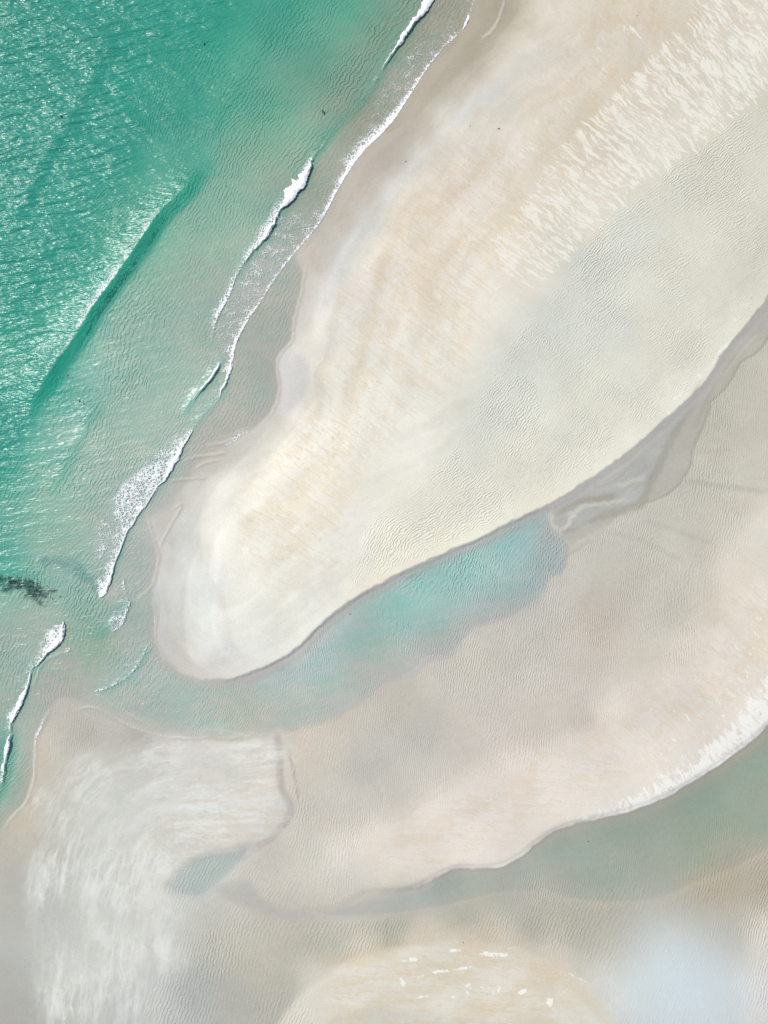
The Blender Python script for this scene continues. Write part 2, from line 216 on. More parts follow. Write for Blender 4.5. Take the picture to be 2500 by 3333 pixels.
olive = [(2330,1185),(2262,1287),(2222,1362),(2180,1445),(2141,1528),(2109,1596),(2041,1645),(1973,1668),(1928,1700),(1880,1720)]
cur('olive', olive)
olive2 = [(1800,1668),(1840,1650),(1880,1630),(1940,1625),(2000,1620)]
cur('olive2', olive2)
for k_ in ('creek', 'olive', 'olive2'): F[k_] = np.abs(F[k_])
def S(a, X, Y):
    """bilinear sample of a coarse field"""
    x = np.clip((X-cx[0])/0.5, 0, len(cx)-1.001); y = np.clip((Y-cy[0])/0.5, 0, len(cy)-1.001)
    i = x.astype(int); j = y.astype(int); fx = x-i; fy = y-j
    if a.ndim == 3: fx = fx[..., None]; fy = fy[..., None]
    return (a[i, j]*(1-fx)+a[i+1, j]*fx)*(1-fy)+(a[i, j+1]*(1-fx)+a[i+1, j+1]*fx)*fy

for pts_, cap in [
    ([(612,1430),(595,1458),(583,1490),(566,1514),(552,1540),(535,1565),(513,1584),(492,1618),(471,1651),(484,1690),(545,1640),(610,1570),(656,1505),(716,1468),(784,1423),(836,1392),(882,1340),(900,1302),(908,1249),(900,1189),(912,1151),(949,1106),(957,1038),(980,955),(987,895),(975,870),(946,850),(893,910),(851,978),(814,1031),(784,1084),(765,1129),(756,1189),(750,1219),(733,1262),(700,1315),(650,1375)], .018),
    ([(1404,0),(1339,92),(1280,174),(1250,216),(1200,310),(1120,430),(1050,520),(1014,560),(986,607),(912,683),(881,754),(836,806),(791,850),(746,971),(720,1040),(735,1150),(750,1200),(765,1129),(784,1084),(814,1031),(851,978),(893,910),(946,850),(987,791),(1032,738),(1066,682),(1096,625),(1130,565),(1175,501),(1236,440),(1280,392),(1325,324),(1386,230),(1438,162),(1499,105),(1535,30),(1545,-40)], .045),
    ([(471,1660),(446,1690),(414,1731),(388,1801),(365,1868),(345,1935),(380,1960),(420,1965),(404,2023),(368,2053),(400,2120),(460,2150),(505,2072),(506,2004),(493,1906),(516,1801),(497,1740),(484,1690)], .06),
    ([(211,2117),(160,2150),(118,2200),(100,2290),(80,2400),(60,2500),(30,2600),(-60,2760),(45,2651),(75,2621),(106,2547),(113,2479),(117,2404),(143,2343),(181,2283),(225,2268),(300,2250),(270,2180)], .07)]:
    q_ = psd(wcurve(pts_, 2, True), CX, CY)
    dep = np.where(q_ > -1.5, np.minimum(dep, cap+np.maximum(dep-cap, 0)*smooth(.1, -1.4, q_)), dep)
# ------------------------------------------------------------------ sea waves
wave_crests = [
    ([(420,60),(330,190),(250,330),(170,470),(90,620),(20,770)], .22, 2.2, 1.6), ([(900,60),(820,200),(740,330),(640,470)], .12, 1.8, 1.3), ([(330,1290),(270,1400),(210,1510),(150,1620)], .14, 1.6, 1.1),   # crest line, height, width behind, width in front
    ([(700,480),(660,545),(625,595),(590,635),(527,690),(467,775),(422,840),(384,897),(350,945),(301,1008),(270,1065),(234,1118),(196,1170),(150,1240),(105,1310),(60,1400)], .80, 2.4, 1.15),
    ([(1480,-120),(1404,0),(1363,60),(1318,113),(1288,151),(1250,216),(1180,325),(1115,387),(1070,440),(1032,495),(1010,540),(975,615),(915,683),(872,772),(836,810),(800,850),(752,960),(722,1010)], .22, 1.8, .9),
    ([(735,1140),(723,1174),(693,1227),(640,1287),(610,1330),(590,1365)], .22, .9, .4),
    ([(752,1215),(733,1262),(700,1315),(663,1350),(636,1385),(605,1440),(580,1490),(545,1555),(492,1618),(446,1680),(400,1770),(365,1868),(340,1935)], .13, 1.2, .6),
    ([(212,2030),(205,2070),(181,2104),(133,2153),(99,2198),(72,2290),(38,2351),(19,2462)], .15, 1.0, .5),
    ([(420,1935),(400,1990),(370,2030),(330,2060),(280,2075)], .16, 1.6, .8),
    ([(575,2180),(557,2215),(520,2253),(485,2295),(452,2328)], .06, .5, .22), ([(640,2215),(625,2262),(590,2310),(545,2350)], .05, .45, .2),
    ([(720,2280),(701,2305),(663,2351),(618,2385)], .05, .4, .2), ([(770,2300),(738,2335),(701,2372)], .045, .4, .2), ([(520,2110),(500,2160),(455,2215),(400,2262)], .05, .5, .22),
    ([(840,2290),(815,2325),(780,2360)], .04, .4, .2), ([(330,2060),(320,2110),(290,2160),(270,2200)], .05, .6, .3),
    ([(500,2080),(455,2165),(407,2213),(354,2243),(305,2252)], .16, 1.2, .5),
]
def water_z(X, Y, lite=False):
    Z = np.zeros(X.shape)
    for k, (pts, h, wb, wf) in enumerate(wave_crests):
        c = wcurve(pts, 2); bb = (X > c[:, 0].min()-9) & (X < c[:, 0].max()+9) & (Y > c[:, 1].min()-9) & (Y < c[:, 1].max()+9)
        if not bb.any(): continue
        x, y = X[bb], Y[bb]
        j = vnoise(x, y, 2.5, 40+k)*.22+vnoise(x, y, .9, 60+k)*.10
        d, a, L = sdist(c, x, y); d = d+j
        t = a/L; tap = smooth(0, .18, t)*smooth(0, .2, 1-t)
        if k == 6: tap = smooth(0, .05, t)*smooth(0, .06, 1-t)
        prof = np.where(d > 0, np.exp(-(np.abs(d)/wb)**1.4), np.exp(-(np.abs(d)/wf)**2.2))
        Z[bb] += h*tap*prof
    return Z
seaX = axis(-66, 20, .3, 1400); 
wx = axis(-66, 66, .2, 1400); wy = axis(-86, 86, .2, 1400)
WX, WY = np.meshgrid(wx, wy, indexing='ij')
deepf = S(smooth(0.08, 1.7, dep)*(F['sea'] > 0), WX, WY)
WZ = water_z(WX, WY)
# gentle swell and chop that fades into the shallows
chop = 1.0*(vnoise(WX*.34+WY*.94, (WX*.94-WY*.34)*.35, 1.5, 5)*.11+vnoise(WX*.20+WY*.98, (WX*.98-WY*.2)*.3, 3.5, 6)*.16)
chop += vnoise(WX*.45+WY*.89, (WX*.89-WY*.45)*.4, .8, 8)*.06+vnoise(WX*.55+WY*.83, (WX*.83-WY*.55)*.5, .45, 9)*.03
infr = (np.abs(WX) < 75) & (np.abs(WY) < 95)
def swell(lam, ang, amp, j, seed):
    c_, s_ = math.cos(ang), math.sin(ang); u = WX*c_+WY*s_; v = -WX*s_+WY*c_
    ph = 2*math.pi*(v/lam)+j*vnoise(u/2.2, v, lam*1.3, seed)+j*.7*vnoise(u, v, lam*6, seed+1)
    return amp*(1-np.abs(np.sin(ph/2)))*2*(.35+.65*(.5+.5*vnoise(u/2.5, v, lam*1.6, seed+2)))
chop += swell(2.1, .16, .085, 2.2, 80)+swell(1.15, .28, .045, 2.4, 84)+swell(.8, .42, .025, 2.4, 88)
WZ += np.where(infr, chop, 0)*(.25+.75*deepf)*smooth(.0, 2.5, S(F['sea'], WX, WY))

# ------------------------------------------------------------------ node helpers
class NT:
    def __init__(s, mat):
        mat.use_nodes = True; s.t = mat.node_tree; s.n = s.t.nodes; s.l = s.t.links; s.n.clear()
        s.out = s.n.new('ShaderNodeOutputMaterial')
    def put(s, v, sock):
        if hasattr(v, 'is_linked') or isinstance(v, bpy.types.NodeSocket): s.l.new(v, sock)
        elif v is not None: sock.default_value = v
    def attr(s, name, o='Fac'):
        a = s.n.new('ShaderNodeAttribute'); a.attribute_name = name; return a.outputs[o]
    def m(s, op, a, b=None, c=None, clamp=False):
        x = s.n.new('ShaderNodeMath'); x.operation = op; x.use_clamp = clamp
        s.put(a, x.inputs[0]); s.put(b, x.inputs[1]); s.put(c, x.inputs[2]); return x.outputs[0]
    def ss(s, v, a, b, lo=0., hi=1.):
        x = s.n.new('ShaderNodeMapRange'); x.interpolation_type = 'SMOOTHSTEP'
        s.put(v, x.inputs[0]); s.put(a, x.inputs[1]); s.put(b, x.inputs[2]); s.put(lo, x.inputs[3]); s.put(hi, x.inputs[4]); return x.outputs[0]
    def noise(s, vec, scale, det=2., rough=.5, dist=0., out=0):
        x = s.n.new('ShaderNodeTexNoise'); s.put(vec, x.inputs['Vector']); x.inputs['Scale'].default_value = scale
        x.inputs['Detail'].default_value = det; x.inputs['Roughness'].default_value = rough; x.inputs['Distortion'].default_value = dist
        return x.outputs[out]
    def mapv(s, vec, sc_=(1, 1, 1), rot=0., loc=(0, 0, 0)):
        x = s.n.new('ShaderNodeMapping'); s.put(vec, x.inputs[0]); x.inputs['Scale'].default_value = sc_
        x.inputs['Rotation'].default_value = (0, 0, rot); x.inputs['Location'].default_value = loc; return x.outputs[0]
    def mix(s, f, a, b, mode='MIX'):
        x = s.n.new('ShaderNodeMix'); x.data_type = 'RGBA'; x.blend_type = mode
        s.put(f, x.inputs[0]); s.put(a, x.inputs[6]); s.put(b, x.inputs[7]); return x.outputs[2]
    def pos(s):
        g = s.n.new('ShaderNodeNewGeometry'); return g.outputs['Position']
    def bump(s, h, strength=1., dist=1., normal=None):
        x = s.n.new('ShaderNodeBump'); x.inputs['Strength'].default_value = strength; x.inputs['Distance'].default_value = dist
        s.put(h, x.inputs['Height']); s.put(normal, x.inputs['Normal']); return x.outputs[0]
    def bsdf(s, col, rough=.9, spec=.2, normal=None):
        b = s.n.new('ShaderNodeBsdfPrincipled'); s.put(col, b.inputs['Base Color']); s.put(rough, b.inputs['Roughness'])
        b.inputs['Specular IOR Level'].default_value = spec; s.put(normal, b.inputs['Normal']); return b.outputs[0]
def lin(r, g, b): return tuple((srgb2lin((r, g, b))/GAIN))+(1.,)

def reg0(pts, X, Y): return S(psd(wcurve([(a*K, b*K) for a, b in pts], 2, True), CX, CY), X, Y)
# ------------------------------------------------------------------ sand terrain
tx = axis(-66, 66, .25, 1400); ty = axis(-86, 86, .25, 1400)
X, Y = np.meshgrid(tx, ty, indexing='ij')
wob = vnoise(X, Y, 3.2, 1)*.35+vnoise(X, Y, 1.1, 2)*.15
sea = S(F['sea'], X, Y)+wob*.5
riv = S(F['riv'], X, Y); pond = S(F['pond'], X, Y)
nk = vnoise(X, Y, .7, 21)*.16+vnoise(X, Y, 1.9, 22)*.20
d1 = S(F['c1'], X, Y)+wob*.12+nk; d2 = S(F['c2'], X, Y)+wob*.10+nk*.6
lh = S(landh, X, Y)
Z = lh.copy()
ins = smooth(-.3, .6, sea); Z = Z*smooth(0, -5, sea)+.012*smooth(-.05, -.4, sea)
Z = np.where(sea > 0, -S(dep, X, Y)*smooth(-.2, 3.0+4.0*smooth(-30, -10, X)*smooth(-12, -18, Y), sea)*(1+.05*smooth(-30, -10, X)*smooth(-12, -18, Y))-.006*smooth(0, 1.5, sea), Z)
# river and pond on the flats
Z = np.where(riv > -1, Z*(1-smooth(-1, .5, riv))-S(rdep, X, Y)*smooth(-1, 3.5, riv), Z)
Z = np.where(pond > -1, Z*(1-smooth(-1, 1, pond))-.07*smooth(-.5, 1.6, pond), Z)
dd_ = S(F['c1'], X, Y); Z = np.where((d1 < .1) & (sea < 0), np.minimum(Z, .07+.6*smooth(5, 26, -dd_)), Z)
dd_ = S(F['c2'], X, Y); Z = np.where((d2 < .05) & (Y < -20) & (S(F['c2_a'], X, Y) < L_c2*.97), np.minimum(Z, .04+.6*smooth(4, 22, -dd_)), Z)
# cut banks: signed distance is positive on the bar side
t1 = S(F['c1_a'], X, Y)/L_c1
wfade = smooth(.0, .05, t1)*smooth(1.0, .86, t1)
s1 = d1
low = np.minimum(Z, .07)
step1 = .45*smooth(-1.15, -.45, s1)+.2*smooth(-.5, -.2, s1)+.35*smooth(-.35, .1, s1)
bankh = (.21+.30*smooth(0, 9, s1))*smooth(30, 12, s1)
Z = np.where(s1 > -1.3, Z*(1-wfade)+wfade*(low*(1-step1)+np.where(sea > .4, Z, bankh*smooth(12, 2, s1)+np.maximum(Z, bankh)*smooth(2, 12, s1))*step1), Z)
step2 = smooth(-.45, .05, d2)
low2 = Z*smooth(0, -3, d2)*0+np.minimum(Z, -.0)
t2 = S(F['c2_a'], X, Y)/L_c2; f2_ = smooth(1., .9, t2)
bank2 = (.10+.22*smooth(0, 8, d2))*smooth(28, 10, d2)
Z = np.where(d2 > -.9, Z*(1-f2_)+f2_*(low2*(1-step2)+np.where((sea > -1) | (bank2 < .03), Z, np.maximum(Z, bank2))*step2), Z)
# soft undulation of the open flats
fr = (np.abs(X) < 75) & (np.abs(Y) < 95)
Z += np.where(fr, vnoise(X, Y, 9, 3)*.03+vnoise(X, Y, 4, 4)*.012, 0)
sideA = smooth(-.25, .1, d1)[..., None]
t2c = S(F['c2_a'], X, Y)/L_c2; aw = .12+9*smooth(.86, 1., t2c)
sideB = (smooth(-1, 1, (d2+.1)/aw))[..., None]
col = S(tone_bar, X, Y)*sideA+(1-sideA)*(S(tone_mid, X, Y)*sideB+S(tone_low, X, Y)*(1-sideB))
m = smooth(-.25, .35, sea)[..., None]; col = col*(1-m)+S(bedcol, X, Y)*m
def lay(col, m, c, k=1.0):
    m = np.clip(m, 0, 1)[..., None]*k; return col*(1-m)+srgb2lin(c)*m
def edge(col, pts, g, w_in, tint=(1, 1, 1), crisp=.35):
    d, a, L = sdist(wcurve(pts, 3), X, Y); t = a/L; d = d+wob*.7
    mm_ = smooth(.3, -crisp, d)*smooth(-w_in, -.1*w_in, d)*smooth(0, .12, t)*smooth(1, .88, t)*(t > 0)*(t < 1)
    return col*(1+g*mm_[..., None]*np.array(tint))
strip = [(1720,150),(1640,235),(1560,310),(1500,360),(1458,400),(1400,463),(1337,540),(1270,602),(1231,670),(1207,709),(1159,747),(1116,791),(1092,858),(1058,921),(1034,979),(1020,1060)]
sd_, sa_, sL = sdist(wcurve(strip, 3), X, Y); st_ = sa_/sL
col = lay(col, smooth(1.9, .2, np.abs(sd_+.8+wob))*smooth(0, .2, st_)*smooth(1, .9, st_), (210, 209, 205), .75)
col = edge(col, [(1187,715),(1150,760),(1116,800),(1085,870),(1050,940),(1028,1010),(1010,1090)], .035, 5, (1, 1.01, 1.05))
col = edge(col, [(1006,1248),(982,1301),(934,1345),(838,1431),(770,1509),(707,1586),(664,1663),(649,1779),(616,1856),(601,1971),(604,2068),(625,2145),(693,2193),(760,2200)], .10, 9, (1, 1.01, 1.02))
col = edge(col, [(1080,1200),(1040,1280),(1000,1340),(930,1430),(850,1540),(780,1620),(728,1710),(692,1790),(690,1870),(735,1930),(745,2000),(765,2080),(810,2135),(900,2150)], .07, 12, (1, 1, .98))
col = edge(col, [(700,1950),(690,2010),(702,2080),(735,2140),(800,2172)], .06, 3)
col = edge(col, [(1010,1560),(960,1640),(930,1740),(920,1850),(925,1960),(960,2040)], .018, 6, (1, .9, .7), 1.5)
col = edge(col, [(560,1700),(548,1790),(530,1850),(512,1930),(505,2010),(520,2080),(560,2150)], -.03, 4, (1, 1, .9))
film = S(F['film'], X, Y)+wob*.2
col = lay(col, smooth(-.15, .35, film)*smooth(.5, -.2, sea), (177, 168, 150), .6)
grey = S(F['grey'], X, Y)+wob*.3
col = lay(col, smooth(-.5, .8, grey), (203, 201, 199), .8)
ch = S(F['chan'], X, Y)+wob*.25
col = lay(col, smooth(-.1, .3, ch), (175, 174, 169), .92)
chw = smooth(-.1, .25, ch)
ol = np.abs(S(F['olive'], X, Y)); ol2 = np.abs(S(F['olive2'], X, Y))
right = smooth(0, -2.5, S(F['olive'], X, Y))      # east side of the spine is a warmer grey
col = lay(col, chw*smooth(0.2, -1.0, -S(F['olive'], X, Y)*1.0)*0, (182, 178, 166))
ca_ = S(F['c1_a'], X, Y)
col = col*(1+chw*(.05*vnoise(ca_, d1*5, 5., 31)+.035*vnoise(ca_, d1*6, 2.5, 32)+.03*smooth(1, 9, -d1)))[..., None]
def strand(col, pts, wdt, c, k):
    q = wcurve(pts, 3); bb = (X > q[:, 0].min()-2) & (X < q[:, 0].max()+2) & (Y > q[:, 1].min()-2) & (Y < q[:, 1].max()+2)
    d, a, L = sdist(q, X[bb], Y[bb]); t = a/L; mm_ = np.zeros(X.shape)
    mm_[bb] = smooth(wdt, wdt*.25, np.abs(d+vnoise(X[bb], Y[bb], .8, 77)*min(wdt*.35, .16)))*smooth(0, .15, t)*smooth(1, .85, t)
    return lay(col, mm_, c, k)
warm = smooth(.3, -1.5, sdist(wcurve(olive, 3), X, Y)[0])
col = lay(col, chw*warm, (182, 177, 164), .75)
dk_, lt_ = (157, 152, 137), (203, 199, 188)
for pts_, wdt, c, k in [
    ([(1802,1675),(1836,1651),(1881,1636),(1920,1627),(1971,1620),(2020,1612)], .9, dk_, .6),
    ([(1830,1681),(1869,1669),(1893,1651),(1929,1642),(1962,1639),(2001,1633),(2050,1620)], .5, lt_, .7),
    ([(1917,1711),(1956,1681),(2001,1669),(2047,1654),(2080,1645),(2101,1608),(2122,1560),(2140,1524),(2180,1440),(2222,1362),(2262,1290),(2300,1220)], 1.1, dk_, .55),
    ([(1827,1726),(1851,1705),(1857,1687),(1880,1672)], .5, lt_, .8), ([(1869,1729),(1893,1714),(1920,1700)], .5, lt_, .6),
    ([(1827,1735),(1881,1720),(1926,1693),(1980,1680)], .6, dk_, .5), ([(2001,1590),(2047,1566),(2080,1560),(2105,1540)], .6, lt_, .5),
    ([(1799,1678),(1793,1699),(1802,1714),(1821,1722)], .4, lt_, .9), ([(1850,1800),(1880,1770),(1930,1745),(1990,1700)], .6, lt_, .35),
    ([(1960,1560),(2010,1530),(2060,1490),(2120,1430)], .35, lt_, .35), ([(1930,1590),(1990,1570),(2040,1530)], .3, dk_, .35),
    ([(2214,1566),(2300,1575),(2400,1590),(2520,1600)], .7, (176,170,158), .45), ([(2230,1480),(2300,1470),(2390,1462)], .5, (176,170,158), .3),
    ([(1966,1731),(2060,1750),(2150,1790),(2230,1830)], .6, (180,174,164), .4), ([(2060,1690),(2150,1710),(2260,1750),(2330,1770)], .6, (180,174,164), .35),
    ([(2600,960),(2500,1099),(2456,1151),(2410,1181),(2365,1257),(2312,1310),(2297,1370),(2260,1445),(2245,1513),(2214,1566),(2154,1618),(2064,1649),(2011,1686)], .35, (160, 155, 145), .7),
    ([(2420,1120),(2370,1180),(2330,1240),(2290,1330),(2255,1410)], .6, (168, 163, 150), .5), ([(2470,1080),(2400,1160),(2350,1230)], .3, (194, 190, 178), .5),
    ([(905,2400),(915,2508),(919,2569),(944,2606),(950,2644),(925,2689),(880,2732)], .22, (160,152,145), .7),
    ([(940,2420),(950,2500),(972,2570),(960,2620)], .2, (176,166,158), .6), ([(925,2440),(960,2500),(962,2560),(975,2600)], .18, (170,160,152), .5)]:
    col = strand(col, pts_, wdt, c, k)
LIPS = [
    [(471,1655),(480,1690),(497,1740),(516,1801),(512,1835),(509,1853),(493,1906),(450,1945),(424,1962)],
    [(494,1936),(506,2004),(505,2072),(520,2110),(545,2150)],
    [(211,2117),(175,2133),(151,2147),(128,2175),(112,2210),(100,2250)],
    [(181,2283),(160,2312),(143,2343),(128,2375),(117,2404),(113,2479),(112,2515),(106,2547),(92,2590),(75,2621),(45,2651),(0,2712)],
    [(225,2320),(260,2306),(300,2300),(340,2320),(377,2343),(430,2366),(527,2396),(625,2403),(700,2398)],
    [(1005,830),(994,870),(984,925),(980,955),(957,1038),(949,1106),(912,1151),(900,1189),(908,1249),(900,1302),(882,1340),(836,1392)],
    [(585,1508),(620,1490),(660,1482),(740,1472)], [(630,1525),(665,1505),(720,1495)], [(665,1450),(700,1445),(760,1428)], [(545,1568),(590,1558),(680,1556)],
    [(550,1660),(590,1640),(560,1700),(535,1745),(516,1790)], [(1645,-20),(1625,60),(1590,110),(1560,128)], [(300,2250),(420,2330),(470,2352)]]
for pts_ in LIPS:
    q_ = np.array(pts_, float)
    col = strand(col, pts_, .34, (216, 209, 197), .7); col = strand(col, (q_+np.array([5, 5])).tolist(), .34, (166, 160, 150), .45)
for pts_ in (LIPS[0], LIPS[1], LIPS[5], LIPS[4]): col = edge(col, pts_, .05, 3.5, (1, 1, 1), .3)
cr = np.abs(S(F['creek'], X, Y))
col = lay(col, smooth(1.0, .3, cr), (186, 177, 169), .8)
tg = S(F['tongue'], X, Y)+wob*.2
col = lay(col, smooth(-.8, 1.0, tg), (180, 179, 173), .7)
col = lay(col, smooth(-1.2, .8, pond), (176, 181, 179), .6)
b3 = reg0([(560,2330),(590,2230),(640,2150),(730,2085),(850,2045),(960,2034),(1080,2044),(1180,2074),(1260,2118),(1310,2170),(1340,2240),(1280,2300),(1180,2225),(1000,2192),(860,2180),(730,2196),(660,2260)], X, Y)+wob
col = lay(col, smooth(-.7, 1.0, b3), (221, 215, 201), .85)
rim_ = smooth(1.6, .5, np.abs(b3-1.3))*smooth(-30, 0, X-35); col = lay(col, rim_, (209, 196, 172), .6)
mouth = np.minimum(smooth(-.3, .8, S(F['c1'], X, Y)*0+1), 1)
# shade of steep waves by the channel mouth, painted dark into the bed
shade_d1 = sdist(wcurve([(-80,1878),(0,1886),(60,1900),(105,1922),(150,1940)], 3), X, Y)[0]
shade_m = smooth(1.7, .2, np.abs(shade_d1)+vnoise(X*.6, Y, .5, 71)*.9+vnoise(X, Y, 1.3, 72)*.7)
col = lay(col, shade_m*(sea > 0), (52, 74, 74), .85)
shade_d2 = sdist(wcurve([(150,1828),(215,1838),(265,1865),(316,1905)], 3), X, Y)[0]
col = lay(col, smooth(1.5, .1, np.abs(shade_d2)+vnoise(X*.6, Y, .5, 73)*.6), (128, 150, 150), .6)  # fainter streak of wave shading, also painted into the bed colour
# damp foot of the cut banks
col = lay(col, smooth(-2.1, -1.2, d1)*smooth(.12, -.12, d1)*(t1 < .99), (184, 181, 176), .7)
col = lay(col, (t2 < .98)*smooth(-.7, -.4, d2)*smooth(.1, -.1, d2), (176, 174, 167), .35)
V = np.stack([X, Y, Z], -1).reshape(-1, 3)
sand = bpy.data.materials.new("wet_and_dry_sand")
ter = mesh_obj("sand", V, gridfaces(len(tx), len(ty)), sand)
tag(ter, kind='structure')
# flow coordinates and masks for the fine grain of each kind of sand
zero = np.zeros(X.shape); re_ = S(F['re'], X, Y)+wob*.6
axd = S(F['ax'], X, Y); axa = S(F['ax_a'], X, Y)
inl = -S(blur(F["sea"], 2), X, Y)
attr(ter, "bar_flow", np.stack([axa, inl, zero], -1), 'FLOAT_VECTOR')
bd = S(F['bla'], X, Y); ba = S(F['bla_a'], X, Y)
attr(ter, "tide", smooth(.5, 2.5, inl)*smooth(40, 22, inl)*smooth(-.5, 2, re_)*smooth(-1, 1, d1))
attr(ter, "spit_flow", np.stack([ba, bd, zero], -1), 'FLOAT_VECTOR')
attr(ter, "bank_flow", np.stack([S(F['c2_a'], X, Y), d2, zero], -1), 'FLOAT_VECTOR')
def reg(pts, soft):                                                  # pts in tone units
    return S(smooth(-soft, soft, psd(wcurve([(a*K, b*K) for a, b in pts], 2, True), CX, CY)), X, Y)
ws = reg([(1800,-80),(1800,170),(1659,205),(1560,290),(1480,350),(1400,400),(1330,462),(1230,560),(1140,640),(1090,600),(1060,520),(1130,430),(1180,350),(1240,280),(1330,190),(1400,120),(1480,40),(1520,-60)], 2.2)
ws2 = reg([(1000,560),(1150,640),(1120,760),(960,760),(850,640),(880,560),(950,490),(1050,470)], 4)*.16
ws3 = 1.25*reg([(1180,180),(1320,60),(1440,0),(1480,60),(1330,170),(1220,290),(1130,380),(1060,440),(1080,350)], 2.5)*.38
c2t = S(F['c2_a'], X, Y)/L_c2
wsb = smooth(6.5, .8, d2-5.5*smooth(.42, .1, c2t)+3.6*smooth(.45, .8, c2t))*smooth(-.1, .2, d2)*smooth(.90, .45, c2t)*1.05
wsb = np.maximum(wsb, reg([(1800,1100),(1800,1520),(1600,1600),(1450,1690),(1300,1740),(1400,1600),(1540,1430),(1620,1280)], 3)*.45)
c1t = t1
wsc = smooth(4.5, .5, d1)*smooth(-.1, .2, d1)*smooth(.55, .38, c1t)*.5
blob = np.zeros(X.shape)
for bx, by, ra, rb, ro in [(1475,3093,26,7,.1),(1612,3105,60,9,-.08),(1335,3122,30,6,.1),(1500,3151,34,7,.15),(1430,3160,26,5,.1),(1366,3178,16,9,.3),(1526,3212,12,22,0),(1622,3222,6,20,-.2),(1604,3235,5,16,-.2),(1568,3212,8,6,0),(1380,3240,20,5,.2),(1470,3245,16,5,.3),(1310,3195,8,20,.4),(1790,3260,10,22,.5),(1700,3225,14,7,.4),(1860,3170,60,4,-.45),(1330,3322,40,3,.1)]:
    qx, qy = W(bx, by); dx_, dy_ = X-qx, Y-qy; u_ = dx_*math.cos(ro)+dy_*math.sin(ro); v_ = -dx_*math.sin(ro)+dy_*math.cos(ro)
    blob = np.maximum(blob, 1.02*np.exp(-(u_*PX/ra/1.5)**2-(v_*PX/rb/1.4)**2))
bb = reg([(760,2130),(1000,2030),(1150,2060),(1230,2140),(1180,2212),(900,2200),(820,2230)], 2)*.30
col = col*(1-np.clip(ws, 0, 1)[..., None]*np.array([.015, .04, .09]))
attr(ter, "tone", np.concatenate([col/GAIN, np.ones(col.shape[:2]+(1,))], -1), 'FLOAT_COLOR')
attr(ter, "white_streak", np.clip(np.maximum.reduce([ws, ws2, ws3]), 0, 1))
attr(ter, "white_patch", np.clip(np.maximum.reduce([wsb, wsc, bb, blob*.95]), 0, 1.1))
tan = .8*reg([(1000,260),(1150,380),(1130,520),(1060,640),(1000,800),(780,1000),(740,1200),(560,1230),(530,1080),(620,930),(700,800),(720,660),(800,520),(880,400)], 5)
tan = np.maximum(tan, reg([(1300,0),(1480,0),(1350,160),(1200,330),(1100,400),(1150,250)], 4)*.8)
tan = np.maximum(tan, reg([(800,1820),(1000,1700),(1400,1500),(1640,1200),(1660,1450),(1400,1640),(1050,1830),(850,1900)], 4)*.7)
tan = np.maximum(tan, reg([(720,2060),(1000,2010),(1200,2070),(1250,2180),(1000,2230),(750,2230)], 3)*.9)
attr(ter, "tan_streak", tan)
blm = smooth(-2.6, 2.2, S(F['bl'], X, Y)+wob*3)
attr(ter, "wisp", blm)
# ripples: amplitude and phase per field
re_ = S(F['re'], X, Y)+wob*.6
rbar = smooth(.3, -1.3, re_)*smooth(.25, 2.2, d1)*(S(F['c1'], X, Y) > 0)
far = smooth(3, 22, -re_)
attr(ter, "rip_bar", rbar*(1-.45*far))
attr(ter, "ph_bar", (-re_*.75+(X*.62-Y*.78)*.35)/.46)
flats = smooth(.2, -1.2, S(F['c1'], X, Y))*(1-chw)*smooth(.6, -1.0, d2-14)
flats = np.maximum(flats, 0)
nb2 = 1-reg([(820,1790),(1050,1690),(1250,1600),(1400,1500),(1530,1370),(1600,1180),(1900,800),(1900,1600),(1300,1830),(1050,1890),(820,1930),(760,1870)], 3)
nb3 = 1-reg([(680,2110),(800,2060),(1000,2020),(1200,2080),(1330,2180),(1300,2230),(1000,2230),(700,2230)], 2)
flats = (S(F['c1'], X, Y) < -1)*(1-chw)*nb2*nb3*(1-smooth(-.8, .4, tg))*(1-blm)*smooth(.2, 1.2, cr)
lowz = smooth(-58, -60.5, Y+.0*X)
south = reg([(360,1960),(400,1870),(560,1820),(640,1780),(760,1850),(700,1960),(1000,1960),(1300,1930),(1640,1800),(1800,1900),(1800,2400),(300,2400),(330,2100)], 2)
attr(ter, "rip_flat", flats*(1-south)*(.55+.45*smooth(-.3, .3, vnoise(X, Y, 7, 12)))*smooth(-63, -40, X))
attr(ter, "ph_flat", (X*.97-Y*.10+vnoise(X, Y, 16, 13)*2.6)/.40)
attr(ter, "rip_low", flats*south*(.6+.4*smooth(-.4, .3, vnoise(X, Y, 8, 14))))
attr(ter, "ph_low", (X*.93-Y*.36+vnoise(X, Y, 18, 15)*2.2)/(.56))
seab = smooth(0, 1.5, sea)*smooth(-.1, .0, .0*X)
lago = smooth(24, 30, X+60*0+(Y+22)*-.0+0*X) if False else smooth(-36, -24, X)*smooth(-8, -16, Y)
attr(ter, "rip_sea", (1-.65*lago)*smooth(.1, 1.2, sea)*(.35+.65*smooth(.06, .25, -Z))*(1-smooth(1.0, 1.8, -Z)))
ad = S(np.where(np.abs(F['A']) < np.abs(F['B']), F['A'], F['B']), X, Y)
attr(ter, "ph_sea", (X*.80-Y*.48+vnoise(X, Y, 14, 16)*3.0+vnoise(X, Y, 5, 17)*.5)/.60)

